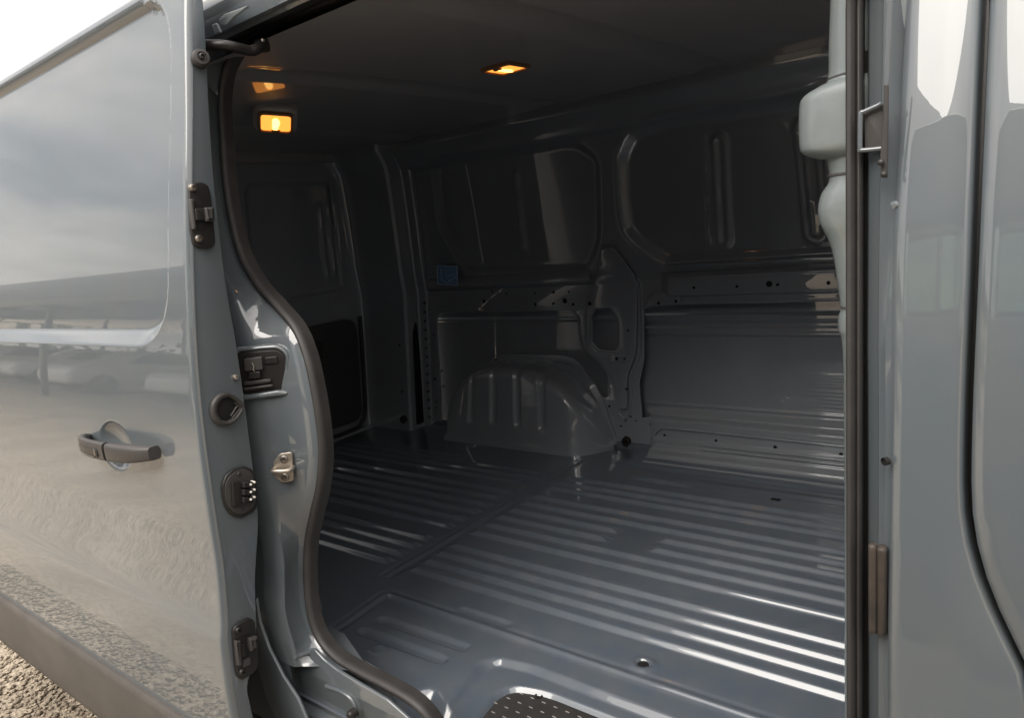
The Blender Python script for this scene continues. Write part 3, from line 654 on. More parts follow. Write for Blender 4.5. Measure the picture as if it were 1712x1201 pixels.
# ------------------------------------------------------------------ roof and its lamps
def build_roof():
    xs = np.arange(-1.44, 1.56, .02); ys = np.linspace(-.80, .80, 90); X, Y = np.meshgrid(xs, ys, indexing='ij')
    Z = zroof(Y)+.012*np.cos(X*1.1)
    for c in (-1.05, -.72, -.02, .62, 1.16):     # pressed cross swages
        Z += .014*(1-sm(.035, .06, np.abs(X-c)))*(1-sm(.62, .70, np.abs(Y)))
    rf = grid('roof_panel', np.stack([X, Y, Z], -1), 'roof_glare_paint', van, 60, flip=True)
    for c in ():
        yy = np.linspace(-.60, .74, 30); P = [(c, y, float(zroof(y))-.006) for y in yy]
        sweep('roof_bow', P, [(-.03, -.045), (.002, -.040), (.008, -.03), (.008, .03), (.002, .040), (-.03, .045)], 'inner_paint', rf, ref=(0, 0, -1))
    # outer roof sheet keeps daylight out
    X2, Y2 = np.meshgrid(np.linspace(-1.5, 1.7, 20), np.linspace(-.86, .92, 30), indexing='ij')
    grid('roof_skin', np.stack([X2, Y2, 1.455-.06*np.abs(Y2/.85)**3], -1), 'body_paint', van, 60)
    for k, (p, sx, sy) in enumerate((((846, 120), .105, .110), ((461, 204), .135, .125),)):
        q = on_z(p, 1.385); z = float(zroof(q[1]))+.012*math.cos(q[0]*1.1)-.002
        q = on_z(p, z-.012)
        a = math.radians((0, -4, 4)[k]); ca, sa = math.cos(a), math.sin(a)
        tl = (0, .42, 0)[k]
        mp = lambda u, v, w, q=q, z=z: (q[0]+u*ca-v*sa, q[1]+u*sa+v*ca, z+w-tl*((v+sy/2)*.8-u*.45)-tl*.055)
        if k == 1:   # this lamp sits on a sloping plinth that faces the door
            nv = Vector((.50, -.42, -.76)).normalized(); c0 = Vector(on_z(p, 1.352))
            def pl_(pp):
                r = Vector(ray(*pp)); return Vector(CAM)+r*((c0-Vector(CAM)).dot(nv)/r.dot(nv))
            e1 = pl_((491, 207))-pl_((432, 203)); sx = e1.length; e1.normalize(); e2 = nv.cross(e1); sy = (pl_((461, 221))-pl_((461, 188))).length
            mp = lambda u, v, w, c0=c0, nv=nv, e1=e1, e2=e2: tuple(c0+e1*u+e2*v-nv*w)
        R = lambda x, y, r: rnd([(-x/2, -y/2), (x/2, -y/2), (x/2, y/2), (-x/2, y/2)], r, 5)
        lamp = sheet('load_lamp', [R(sx, sy, .014), R(sx*.84, sy*.80, .010)], (.007, .008, .007)[k], .004, lambda u, v, w: mp(u, v, w-.002), 'lamp_housing', van)
        if k == 1: sheet('lamp_plinth', [R(sx*1.3, sy*1.35, .03)], .030, .016, lambda u, v, w: mp(u, v, w+.032), 'roof_glare_paint', lamp)
        lamp['label'] = ('lit amber roof lamp in the middle of the load bay ceiling', 'larger lit amber roof lamp near the rear of the ceiling', 'small lit amber roof lamp by the sliding door header')[k]
        X3, Y3 = np.meshgrid(np.linspace(-sx*.43, sx*.43, 14), np.linspace(-sy*.41, sy*.41, 10), indexing='ij')
        Z3 = -.004-.004*(1-(X3/(sx*.43))**4)*(1-(Y3/(sy*.41))**4)
        P = np.array([[mp(X3[i, j], Y3[i, j], Z3[i, j]) for j in range(10)] for i in range(14)]); grid('lens', P, 'lamp_lens', lamp, 60)
        grid_ = rnd([(-sx*.10, -sy*.30), (sx*.04, -sy*.34), (sx*.12, sy*.10), (sx*.02, sy*.30), (-sx*.10, sy*.22)], .006, 4)
        sheet('bulb_glow', [grid_], .001, .0005, lambda u, v, w: mp(u, v, w-.0085), 'lamp_bulb', lamp)
        bk = sheet('clip', [rnd([(-sx*.14, sy*.30), (sx*.14, sy*.30), (sx*.08, sy*.44), (-sx*.08, sy*.44)], .004, 3)] if k < 2 else [rnd([(-.01, .03), (.01, .03), (.01, .035), (-.01, .035)], .002, 2)], .003, .002, lambda u, v, w: mp(u, -v, w-.009), 'lamp_housing', lamp)
build_roof()
# ------------------------------------------------------------------ near side: pillars, jambs, seal
SEALPX = [(395, 92), (381, 125), (376, 170), (379, 230), (384, 300), (395, 370), (412, 430), (440, 478), (470, 512), (500, 548), (518, 590), (530, 640), (540, 700), (545, 755), (541, 810), (530, 860), (521, 905), (519, 960), (524, 1020), (540, 1065), (570, 1099), (610, 1123), (655, 1146), (692, 1168), (718, 1192)]
HEADPX = [(640, -28), (560, 0), (500, 24), (450, 46), (418, 66)]
def seal_path():
    P = [on_s(p, ysl) for p in HEADPX+SEALPX]
    return P
def build_near():
    P = seal_path()
    last = P[-1]
    tail = [last+np.array([.035, .004, -.05]), last+np.array([.06, .006, -.11]), last+np.array([.12, .008, -.150]), np.array([1.25, last[1]+.008, last[2]-.155])]
    front = [np.array([1.34, last[1]+.01, last[2]-.12]), np.array([1.385, ysl(.1), .10])]
    B = [on_y((1431, y), ysl_b(y)) for y in (1260, 1190, 1000, 800, 600, 400, 200, 20, -120)]
    head0 = P[0]
    top = [np.array([1.33, ysl(1.30), 1.325]), np.array([1.15, ysl(1.34)+.0, 1.34])]
    hd = [head0*(1-k)+np.array([1.1, ysl(1.34), 1.34])*k for k in (.75, .4, .15)]
    path = catmull(P+tail+front+B+top+hd, 6, closed=True)
    lob = lambda b0, a0, r, t0, t1, n: [(a0+r*math.sin(t), b0+r*math.cos(t)) for t in np.linspace(t0, t1, n)]
    prof = lob(.0115, .006, .0065, -.6, 2.6, 8)+lob(-.006, .008, .0115, .55, 3.5, 10)+[(-.012, -.014), (-.012, .014)]
    s = sweep('opening_seal', path, prof, 'rubber', van, ref=(0, -1, 0), closed=True, angle=28, wid=lambda p: .68-.26*float(lin(1.2, 1.34, p[0])))
    inner = [p+np.array([0, -.019, 0]) for p in path]
    return path
def ysl_b(y): 
    return np.interp(y, [0, 600, 1200], [-.868, -.905, -.925])
SEAL = build_near()
# ------------------------------------------------------------------ rear jamb (C pillar): strip from the outer skin to the seal
def build_jamb():
    sp_ = catmull([on_s(p, ysl) for p in SEALPX[:22]], 6); sp_ = np.array(sp_)
    cols = []
    for p in sp_:
        z = p[2]; yo = float(yb(z)); xo = min(p[0]-.03, .245) if z > .86 else .265
        xo = np.interp(z, [0, .2, .45, .6, .8, 1.0, 1.35], [.335, .315, .285, .275, .262, .17, .06]); xo = min(xo, p[0]-.012)
        a = np.array([xo-.06, yo-.002, z]); b = np.array([xo-.004, yo, z]); c = np.array([xo+.004, yo+.006, z])
        d = p+np.array([-.024, -.014, 0]); e = p+np.array([-.010, -.006, 0]); f = p+np.array([-.030, .022, 0]); g = p+np.array([-.15, .07, 0])
        mid = (c*.5+d*.5)+np.array([-.006, .006, 0])
        cols.append([a, b, c, c*.75+mid*.25, mid, mid*.25+d*.75, d, e, f, g])
    j = grid('rear_jamb', np.array(cols), 'body_paint', van, 50)
    return j, np.array(cols)
JAMB, JC = build_jamb()
def on_jamb(px, py):
    """point of the jamb sheet that projects nearest to the pixel, with the outward normal"""
    C = JC[:, 2:7].reshape(-1, 3); best = None
    n = JC.shape[0]; pts = []
    for i in range(n-1):
        for k in range(2, 6):
            for a in (0, .25, .5, .75):
                for b in (0, .25, .5, .75):
                    pts.append((JC[i, k]*(1-a)+JC[i+1, k]*a)*(1-b)+(JC[i, k+1]*(1-a)+JC[i+1, k+1]*a)*b)
    pts = np.array(pts); c = (pts-CAM)@RM; u = CX+F*c[:, 0]/c[:, 2]; v = CY+F*c[:, 1]/c[:, 2]
    i = int(np.argmin((u-px)**2+(v-py)**2)); return pts[i]
def build_jamb_parts():
    nrm = Vector((.62, -.78, 0)).normalized()
    # latch pocket: dark box with rim, mechanism and bright ledge
    c = Vector(on_jamb(443, 622)); up = Vector((0, 0, 1)); side = up.cross(nrm).normalized()
    def mp(u, v, w): 
        return c+side*u+up*v+nrm*w
    def px2(p):
        # pixel -> (u,v) on the pocket plane
        r = Vector(ray(*p)); t = (c-Vector(CAM)).dot(nrm)/r.dot(nrm); h = Vector(CAM)+r*t-c; return (h.dot(side), h.dot(up))
    poly = [px2(p) for p in ((398, 588), (465, 583), (478, 592), (484, 640), (478, 654), (404, 658))]
    pk = sheet('latch_pocket', [rnd(poly, .012, 5)], .006, .003, lambda u, v, w: mp(u, v, w+.003), 'black_plastic', van)
    rim = sheet('pocket_rim', [rnd([px2(p) for p in ((392, 580), (468, 574), (486, 588), (492, 645), (484, 660), (400, 666))], .014, 5), rnd(poly, .012, 5)], .010, .006, lambda u, v, w: mp(u, v, w+.002), 'body_paint', pk)
    for L, w0, m, t in ((((412, 598), (442, 594), (444, 616), (414, 619)), .012, 'grey_plastic', .006), (((446, 596), (466, 594), (468, 606), (446, 608)), .010, 'black_plastic', .003), (((420, 620), (440, 618), (440, 630), (420, 632)), .011, 'black_plastic', .008), (((412, 636), (456, 631), (457, 637), (413, 643)), .013, 'grey_plastic', .003), (((412, 646), (460, 640), (461, 644), (413, 651)), .015, 'grey_plastic', .003)):
        sheet('latch_block', [rnd([px2(p) for p in L], .003, 3)], t, .002, lambda u, v, w: mp(u, v, w+w0), m, pk)
    tube('latch_spring', [mp(*px2(p), .02) for p in ((427, 604), (430, 609), (429, 614), (431, 618))], .0012, 'zinc', pk)
    sheet('pocket_ledge', [rnd([px2(p) for p in ((408, 659), (468, 650), (486, 653), (484, 658), (412, 667))], .004, 3)], .010, .004, lambda u, v, w: mp(u, v, w+.008), 'body_paint', pk)
    # striker
    c2 = Vector(on_jamb(477, 780))
    def px3(p):
        r = Vector(ray(*p)); t = (c2-Vector(CAM)).dot(nrm)/r.dot(nrm); h = Vector(CAM)+r*t-c2; return (h.dot(side), h.dot(up))
    mp3 = lambda u, v, w: c2+side*u+up*v+nrm*w
    st = sheet('striker', [rnd([px3(p) for p in ((470, 756), (491, 753), (494, 801), (476, 805), (462, 797), (459, 770))], .006, 4)], .0035, .002, lambda u, v, w: mp3(u, v, w+.009), 'zinc', van)
    a, b = px3((463, 781)), px3((492, 779))
    tube('striker_loop', catmull([mp3(a[0], a[1], .008), mp3(a[0], a[1], .026), mp3(a[0]*.7+b[0]*.3, a[1], .031), mp3(b[0]*.7+a[0]*.3, b[1], .031), mp3(b[0], b[1], .026), mp3(b[0], b[1], .008)], 5), .0048, 'zinc', st, ref=up)
    for p in ((478, 765), (480, 795)): bolt('striker_bolt', mp3(*px3(p), .012), nrm, .0085, 'steel', st, .004)
    # weld lip near the foot of the pillar, lower bracket
    P = [Vector(on_jamb(*p))+nrm*.006 for p in ((474, 1100), (500, 1094), (524, 1086))]
    tube('weld_lip', catmull(P, 5), .005, 'body_paint', van)
build_jamb_parts()

# inner side wall behind the opening (near side) and body side behind the door
def build_near_body():
    zs = np.linspace(-.02, 1.40, 60); P = []
    sp_ = np.array(catmull([on_s(p, ysl) for p in SEALPX], 4)); order = np.argsort(sp_[:, 2]); fx = lambda z: float(np.interp(z, sp_[order, 2], sp_[order, 0]))
    for z in zs:
        x1 = fx(z); row = []
        for k in np.linspace(0, 1, 10): row.append((-1.42*(1-k)+(x1-.15)*k, float(ysl(min(z, 1.36)))+.05-.012*k, z))
        P.append(row)
    grid('quarter_inner', np.array(P), 'inner_paint', van, 60)
    # outer quarter panel behind the open door
    zs = np.linspace(-.06, 1.44, 60); P = []
    for z in zs:
        x1 = float(np.interp(z, [0, .2, .45, .6, .8, 1.0, 1.35], [.325, .305, .275, .265, .252, .16, .05]))-.01
        P.append([(-2.2*(1-k)+x1*k, float(yb(max(z, 0))), z) for k in np.linspace(0, 1, 8)])
    grid('quarter_panel', np.array(P), 'body_paint', van, 60, flip=True)
    # door slide rail in the quarter panel
    box('slide_rail', (-.9, float(yb(.62))-.004, .62), (2.2, .02, .035), 'dark', van, .004)
    # sill below the opening: outer rocker and the top ledge outside the seal
    xs = np.linspace(.27, 1.60, 50); P = []
    for x in xs:
        k = sm(.55, .75, x); zt = .045-.165*k
        P.append([(x, ysl(.05)-.010, zt-.012), (x, ysl(.05)-.024, zt-.02), (x, -.955, zt-.035), (x, -.968, zt-.045), (x, -.972, zt-.07), (x, -.972, -.24), (x, -.95, -.30), (x, -.85, -.33)])
    grid('sill', np.array(P), 'body_paint', van, 40, flip=True)
    # foot of the rear pillar with lower roller slot
    lipx = [(430, 1000), (436, 1040), (452, 1085), (475, 1130), (500, 1168), (520, 1215), (470, 1215), (446, 1165), (430, 1100)]
    lp = [on_y(p, -1.00) for p in lipx]
    sheet('rocker_lip', [[(p[0], p[2]) for p in lp]], .004, .003, lambda u, v, w: (u, -1.00-w+.0, v), 'body_paint', van)
    # foot of the pillar between the jamb and the sill
    ft = [on_y(p, -.950) for p in ((470, 1098), (526, 1084), (545, 1104), (566, 1120), (602, 1142), (650, 1170), (700, 1215), (505, 1215), (486, 1160))]
    sheet('pillar_foot', [rnd([(p[0], p[2]) for p in ft], .008, 3)], .004, .003, lambda u, v, w: (u, -.950-w, v), 'body_paint', van)
    for pts in (((478, 1106), (492, 1160), (500, 1215)), ((545, 1148), (575, 1160), (592, 1178), (600, 1215))):
        tube('weld_lip', catmull([on_y(p, -.956) for p in pts], 5), .004, 'body_paint', van)
    q = on_y((588, 1196), -.975); lathe('lower_bolt', [(.010, -.01), (.010, .004), (.006, .008), (.0001, .008)], q, (0, -1, 0), 'black_plastic', van, 10)
    q = on_y((495, 1165), -.99); box('drain_grommet', q, (.012, .01, .03), 'black_plastic', van, .004)
    # underside so no daylight comes up through the floor
    box('underbody', (.0, 0, -.28), (3.4, 1.84, .03), 'dark', van, .005)
    # bulkhead behind the cab
    ys = np.linspace(-.86, .84, 40); zs = np.linspace(-.05, 1.40, 30); Y, Z = np.meshgrid(ys, zs, indexing='ij')
    X = 1.50+.01*np.cos(Y*9)
    grid('bulkhead', np.stack([X, Y, Z], -1), 'inner_paint', van, 60)
build_near_body()
def build_wheels():
    for sy in (-1, 1):
        c = (-.40, sy*.83, -.225)
        w = lathe('wheel', [(.15, -.10), (.24, -.11), (.31, -.10), (.333, -.07), (.335, 0), (.333, .07), (.31, .10), (.24, .11), (.19, .095), (.0001, .06)], c, (0, sy, 0), 'tyre', van, 40)
        lathe('rim', [(.19, .07), (.20, .105), (.19, .108), (.17, .09), (.06, .075), (.05, .09), (.0001, .09)], c, (0, sy, 0), 'steel', w, 32)
build_wheels()

# header jamb over the opening with pressed lips, roller track
def build_header():
    hp = [on_s(p, ysl) for p in HEADPX+SEALPX[:3]]; hp = catmull(hp, 6)
    far = np.array([1.45, ysl(1.34), 1.345]); first = hp[0]
    hp = [first*(1-k)+far*k for k in np.linspace(1, 0, 12)[:-1]]+hp
    P = []
    for p in hp:
        yo = float(yb(1.30)); 
        base = np.array([p[0], p[1], p[2]])
        P.append([base+(-.002, -.002, .006), base+(-.003, -.006, .012), base+(-.008, -.016, .018), base+(-.014, -.022, .030), base+(-.018, -.026, .040), base+(-.020, -.034, .046), base+(-.022, -.040, .056), base+(-.022, -.044, .10)])
    hj = grid('header_jamb', np.array(P), 'body_paint', van, 45)
    a = [np.array(p)+(-.030, -.030, .034) for p in hp[8:]]; tube('pressed_lip', a, .004, 'body_paint', hj)
    b = [np.array(p)+(-.05, -.045, .052) for p in hp[8:]]; tube('pressed_lip', b, .005, 'body_paint', hj)
    for pts in (((367, 33), (377, 23), (416, 9), (411, 15), (392, 29), (381, 42), (372, 42)), ((356, 41), (364, 38), (371, 54), (361, 58))):
        c = [on_y(p, -.862) for p in pts]
        sheet('pale_patch', [rnd([(q[0], q[2]) for q in c], .004, 4)], .003, .002, lambda u, v, w: (u, -.862-w, v), 'pale_trim', hj)  # small pale plates laid on the header jamb
    # header infill above the seal: closes the gap to the roof
    Q = []
    for p in hp: Q.append([np.array(p)+(0, .0, .01), np.array(p)+(0, .012, .05), np.array([p[0], -.70, 1.395])])
    grid('header_inner', np.array(Q), 'roof_glare_paint', van, 60)
    G = [[(x, -.835, 1.39), (x, -.845, 1.42), (x, -.84, 1.47), (x, -.80, 1.50), (x, -.60, 1.52)] for x in np.linspace(-2.2, 1.75, 12)]
    grid('roof_gap_strip', np.array(G), 'body_paint', van, 60)  # strip added to close off the sky above the open door
build_header()

# ------------------------------------------------------------------ front side of the opening (B pillar) and front door skin
def build_front():
    zs = np.linspace(.0, 1.5, 50); P = []; D = []
    def edge(pxs, y):     # helper: x of an image column along the height, on plane offset y(z)
        z = [on_s((px, py), y)[2] for px, py in pxs]; x = [on_s((px, py), y)[0] for px, py in pxs]; return spl(z, x, 4)
    yo = lambda z: yb(z)
    def ySeal(z): return np.interp(z, [.35, .8, 1.15], [-.925, -.905, -.868])
    eo = edge([(1522, 0), (1512, 200), (1500, 420), (1496, 700), (1491, 1000), (1490, 1200)], yo)       # outer corner of the pillar
    gap = edge([(1641, 0), (1632, 200), (1622, 450), (1612, 700), (1611, 840), (1622, 920), (1648, 1000), (1690, 1090), (1720, 1150)], yo)
    sx = edge([(1452, 0), (1450, 600), (1452, 1200)], ySeal)
    for z in zs:
        e = float(eo(z)); y = float(yo(z)); s = float(sx(z)); ys_ = float(ySeal(z)); gx = float(gap(z))
        k = (e-s)
        P.append([(s+.03, ys_+.10, z), (s+.0, ys_+.05, z), (s-.004, ys_+.012, z), (s+.002, ys_-.002, z), (s+k*.35, ys_-.008, z), (s+k*.45, ys_-.014, z), (s+k*.62, ys_*.6+y*.4, z), (e-.006, y+.012, z), (e-.003, y+.004, z), (e+.002, y, z), (e+.010, y-.0006, z),
                  (gx*.5+e*.5, y-.0015, z), (gx-.008, y-.001, z), (gx-.002, y+.002, z), (gx, y+.010, z), (gx+.001, y+.03, z)])
        g0 = gx+.0055
        D.append([(g0+.002, y+.03, z), (g0, y+.010, z), (g0+.0015, y+.002, z), (g0+.007, y-.002, z), (g0+.02, y-.003, z), (g0+.10, y-.004, z), (g0+.5, y-.006, z), (g0+1.1, y+.02, z)])
    b = grid('front_pillar', np.array(P), 'body_paint', van, 50)
    fd = grid('front_door', np.array(D), 'body_paint', van, 50)
    bk = [[(float(gap(z))-.03, float(yo(z))+.032, z), (float(gap(z))+.05, float(yo(z))+.032, z)] for z in zs]
    grid('door_gap_backing', np.array(bk), 'black_plastic', b, 60)  # dark backing added behind the shut line to stop daylight leaking through
    bk = [[(float(sx(z))-.012, float(ySeal(z))+.016, z), (float(sx(z))+.022, float(ySeal(z))+.012, z)] for z in zs]
    grid('pillar_backing', np.array(bk), 'black_plastic', b, 60)  # added strip blocking stray daylight between pillar and opening seal
    # bracket: bent wire staple on a plate
    def q(p, y): return Vector(on_y(p, y))
    br = tube('door_check_bracket', catmull([q(p, -.905) for p in ((1474, 172), (1468, 176), (1444, 187), (1439, 192), (1438, 246), (1441, 251), (1474, 248))], 4), .0024, 'body_paint', van)
    sheet('bracket_plate', [rnd([(v[0], v[2]) for v in (q(p, -.899) for p in ((1446, 190), (1478, 172), (1482, 250), (1446, 250)))], .002, 3)], .0015, .001, lambda u, v, w: (u, -.899-w, v), 'grey_plastic', br)
    sheet('bracket_flange', [rnd([(v[0], v[2]) for v in (q(p, -.91) for p in ((1478, 140), (1486, 140), (1484, 298), (1474, 296), (1472, 262), (1477, 200)))], .002, 3)], .002, .001, lambda u, v, w: (u, -.91-w, v), 'grey_plastic', br)
    for p in ((1473, 272), (1478, 292)): lathe('bracket_bolt', [(.003, 0), (.003, .003), (.0001, .004)], q(p, -.914), (0, -1, 0), 'black_plastic', br, 8)
    # rubber buffer block with two rounded ridges
    c0, c1 = q((1466, 912), -.93), q((1466, 1056), -.93)
    def ridge(pa, pb, r, y):
        A, B = q(pa, y), q(pb, y); L = (B-A); pts = [A+L*k for k in [0, .015]+list(np.linspace(.06, .94, 12))+[.985, 1]]; V = []; Fc = []
        for i, p in enumerate(pts):
            k = i/15; rr = r*(.72 if i in (0, 15) else 1)
            for j in range(12): a = 2*math.pi*j/12; V.append(p+Vector((rr*math.cos(a), rr*1.4*math.sin(a), 0)))
        for i in range(15):
            for j in range(12): Fc.append((i*12+j, i*12+(j+1) % 12, (i+1)*12+(j+1) % 12, (i+1)*12+j))
        Fc += [tuple(range(12)), tuple(15*12+j for j in range(12))]
        return V, Fc
    V, Fc = ridge((1459, 910), (1459, 1058), .0042, -.945); bb = raw('buffer_block', V, Fc, 'brown_rubber', van, 50, True)
    V, Fc = ridge((1474, 914), (1474, 1060), .0055, -.940); raw('buffer_ridge', V, Fc, 'brown_rubber', bb, 50, True)
    hq = q((1483, 766), -.93); 
    lathe('pillar_hole', [(.0042, -.004), (.0042, .001), (.0036, .0012), (.0034, -.001), (.0001, -.001)], hq+Vector((.0, -.012, 0)), (-.6, -.8, 0), 'dark', b, 12)
    # weld bump at mid height
    lathe('weld_mark', [(.004, -.002), (.0035, .001), (.0001, .0018)], q((1494, 343), -.95), (-.5, -.85, 0), 'body_paint', b, 10)
build_front()

# pale moulded belt housing inside the front pillar
def build_housing():
    y0 = -.80; pr = [(1398, -60), (1396, 0), (1393, 80), (1391, 138), (1376, 150), (1352, 166), (1345, 185), (1345, 240), (1350, 258), (1372, 266), (1388, 268), (1391, 278), (1393, 290), (1392, 305), (1380, 325), (1375, 350), (1380, 375), (1392, 398), (1400, 425), (1407, 470), (1411, 502), (1412, 512), (1408, 525), (1408, 545), (1413, 560), (1416, 600), (1417, 700), (1418, 900), (1418, 1150), (1418, 1500)]
    pts = [on_y(p, y0) for p in pr]; P = []
    c = np.array(catmull(pts, 4))
    for p in c:
        x, z = p[0], p[2]; xb = 1.47; rx = max(xb-x, .004); ry = .035+rx*.22; row = []
        for a in np.linspace(-math.pi*.5, math.pi*.5, 22):
            e = 2/3.4; ca = abs(math.cos(a))**e; sa = math.copysign(abs(math.sin(a))**e, math.sin(a))
            row.append((xb-rx*ca, y0+ry*sa, z))
        P.append(row)
    o = grid('belt_housing', np.array(P), 'pale_trim', van, 70)
    o['label'] = 'pale grey moulded housing bulging behind the front pillar seal'
    for py, r in ((292, .0016), (140, .0012), (505, .0014)):
        k = int(np.argmin([abs(proj(p)[1]-py) for p in c])); row = [Vector(q) for q in P[k]]
        tube('part_line', row, r, 'trim_black', o, ref=(0, 0, 1), n=6)
build_housing()

# ------------------------------------------------------------------ sliding door
door = empty('sliding_door'); door.parent = van
def build_door():
    X0, X1 = -1.42, .30; ZB, ZT = .0, 1.475
    def pd(p):
        q = on_s(p, yd, -1.05); return (q[0], q[2])
    xs = np.unique(np.round(np.concatenate([np.arange(X0, -.40, .014), np.arange(-.40, .16, .0045), np.arange(.16, X1-.012, .004), X1-.012+.012*np.sin(np.linspace(0, math.pi/2, 7))]), 5))
    zs = np.unique(np.round(np.concatenate([np.arange(ZB, .45, .010), np.arange(.45, .74, .0045), np.arange(.74, .86, .003), np.arange(.86, ZT, .009)]), 5))
    X, Z = np.meshgrid(xs, zs, indexing='ij'); Y = yd(Z)
    # blanked window pressing
    rb = [pd(p) for p in ((279, 30), (278, 200), (274, 430))]
    xr = [q[0] for q in rb]; zbot = pd((100, 570))[1]; ztop = pd((120, 80))[1]
    Wp = rnd([(-1.8, zbot), (xr[2]+.0, zbot), (xr[0]+.012, ztop), (-1.8, ztop)], .13, 12)
    d = sdpoly(Wp, X, Z)
    bw = sm(zbot+.07, zbot+.01, Z)                      # the lower ledge is a wide slope
    Y += .017*np.clip((.006-d)/(.011+.019*bw), 0, 1)
    # scalloped bowl behind the handle
    cb = pd((193, 746)); rr = np.hypot((X-cb[0])/1.15, (Z-cb[1])/.80); R = .066
    Y += .026*np.clip(1-(rr/R)**2, 0, 1)**.85
    # gentle crown along the length, rolled front edge
    Y += .010*((X+.5)/.9)**2*0
    k = np.clip((X-(X1-.012))/.012, 0, 1); Y += .012*(1-np.sqrt(np.clip(1-k*k, 0, 1)))
    o = grid('outer_skin', np.stack([X, Y, Z], -1), 'body_paint', door, 45)
    # door top roll-over
    zs2 = np.linspace(0, 1, 8); P = []
    for x in np.linspace(X0, X1, 30):
        P.append([(x, float(yd(ZT))+.07*(1-math.cos(a)), ZT+.035*math.sin(a)) for a in np.linspace(0, math.pi/2, 8)])
    grid('top_roll', np.array(P), 'body_paint', door, 60)
    # leading edge face
    xe = X1-.0015
    def pe(p, dx=0.): q = on_x(p, X1+dx); return (q[1], q[2])
    inner = [(338, -40), (342, 20), (345, 60), (352, 200), (362, 330), (380, 480), (400, 600), (420, 750), (430, 830), (433, 880), (430, 930), (428, 980), (430, 1050), (424, 1110), (415, 1150), (420, 1180), (428, 1215)]
    ip = [pe(p) for p in inner]; ip = [tuple(p) for p in catmull([np.array(p) for p in ip], 4)]
    zb = ip[-1][1]; zt = ip[0][1]
    outp = [(float(yd(z))+.006, z) for z in np.linspace(zb, zt, 60)]
    poly = ip+[p for p in outp[::-1]]
    # order: inner top->bottom, then outer bottom->top
    poly = ip+outp
    edge = sheet('leading_edge', [poly], .004, .003, lambda u, v, w: (xe-.004+w, u, v), 'body_paint', door)
    # inner panel return so that the door has thickness
    P = []
    for (y, z) in ip: P.append([(xe-.004, y, z), (xe-.02, y+.004, z), (xe-.06, y+.010, z), (-1.40, y+.010, z)])
    grid('inner_panel', np.array(P), 'inner_paint', door, 60, flip=True)
    # lower cladding
    zt_ = [pd((0, 990))[1], pd((290, 1190))[1]]
    prof = [(-1.100, .010), (-1.126, .008), (-1.131, .002), (-1.133, -.01), (-1.132, -.09), (-1.126, -.17), (-1.115, -.205), (-1.10, -.222), (-1.06, -.225)]
    P = []
    for x in np.concatenate([X0+.17+.05*(1-np.cos(np.linspace(0, math.pi/2, 8))), np.linspace(X0+.23, X1-.004, 20)]):
        kk = np.clip((x-(X0+.17))/.05, 0, 1); lift = .06*(1-kk)
        P.append([(x, y, max(z, -.225+lift)) for y, z in prof])
    grid('lower_cladding', np.array(P), 'cladding', door, 40)
    P2 = [[(X1-.004, y, z), (X1-.004, -1.06, z)] for y, z in prof]; grid('cladding_end', np.array(P2), 'cladding', door, 40)
    # ---------------- hardware on the leading edge
    def hw(nm, pts, w0, t, bev, m, par, r=.004, holes=()):
        return sheet(nm, [rnd([pe(p, w0) for p in pts], r, 5)]+[rnd([pe(p, w0) for p in h], .003, 3) for h in holes], t, bev, lambda u, v, w: (X1+w0+w, u, v), m, par)
    fx = Vector((1, 0, 0))
    def at(p, dx): 
        q = pe(p, dx); return Vector((X1+dx, q[0], q[1]))
    # upper locator
    L1 = hw('locator_plate', ((314, 308), (335, 304), (347, 310), (352, 330), (359, 408), (352, 415), (332, 415), (322, 408), (317, 380)), .004, .004, .002, 'black_plastic', edge, .007)
    hw('guide_bar', ((316, 333), (323, 333), (327, 384), (321, 384)), .009, .006, .003, 'grey_plastic', L1, .002)
    hw('guide_slot', ((325, 337), (338, 337), (344, 384), (330, 384)), .0088, .0008, .0004, 'dark', L1, .002)
    hw('guide_block', ((324, 349), (341, 348), (343, 369), (326, 369)), .012, .005, .002, 'black_plastic', L1, .002)
    hw('guide_roller', ((340, 347), (355, 346), (357, 370), (342, 371)), .014, .008, .005, 'grey_plastic', L1, .002)
    bolt('locator_screw', at((322, 314), .008), fx, .0075, 'steel', L1, .006); bolt('locator_screw', at((332, 399), .008), fx, .0075, 'steel', L1, .006)
    # lower locator
    L2 = hw('locator_plate', ((388, 1055), (392, 1047), (414, 1033), (424, 1037), (427, 1060), (431, 1112), (425, 1124), (404, 1138), (396, 1134), (392, 1110)), .004, .004, .002, 'black_plastic', edge, .007)
    hw('guide_bar', ((392, 1072), (400, 1071), (403, 1113), (396, 1114)), .010, .007, .0035, 'grey_plastic', L2, .002)
    hw('guide_slot', ((400, 1067), (414, 1060), (418, 1100), (403, 1104)), .0088, .0008, .0004, 'dark', L2, .002)
    hw('guide_pin', ((401, 1078), (408, 1076), (410, 1098), (403, 1100)), .011, .005, .003, 'black_plastic', L2, .002)
    hw('guide_roller', ((415, 1068), (428, 1063), (429, 1085), (416, 1090)), .014, .008, .005, 'grey_plastic', L2, .002)
    hw('guide_foot', ((405, 1104), (417, 1099), (419, 1112), (405, 1118)), .010, .004, .0025, 'grey_plastic', L2, .002)
    bolt('locator_screw', at((398, 1054), .008), fx, .0065, 'black_plastic', L2, .006); bolt('locator_screw', at((405, 1124), .008), fx, .0075, 'black_plastic', L2, .006)
    # rubber cup
    cup_o = ((351, 690), (352, 674), (362, 660), (376, 655), (392, 662), (406, 674), (408, 682), (398, 700), (384, 712), (366, 713), (355, 704))
    cup_i = ((361, 690), (362, 678), (370, 667), (382, 664), (393, 672), (402, 682), (392, 697), (380, 704), (368, 702))
    cu = hw('buffer_cup', cup_o, .006, .007, .005, 'grey_plastic', edge, .008, (cup_i,))
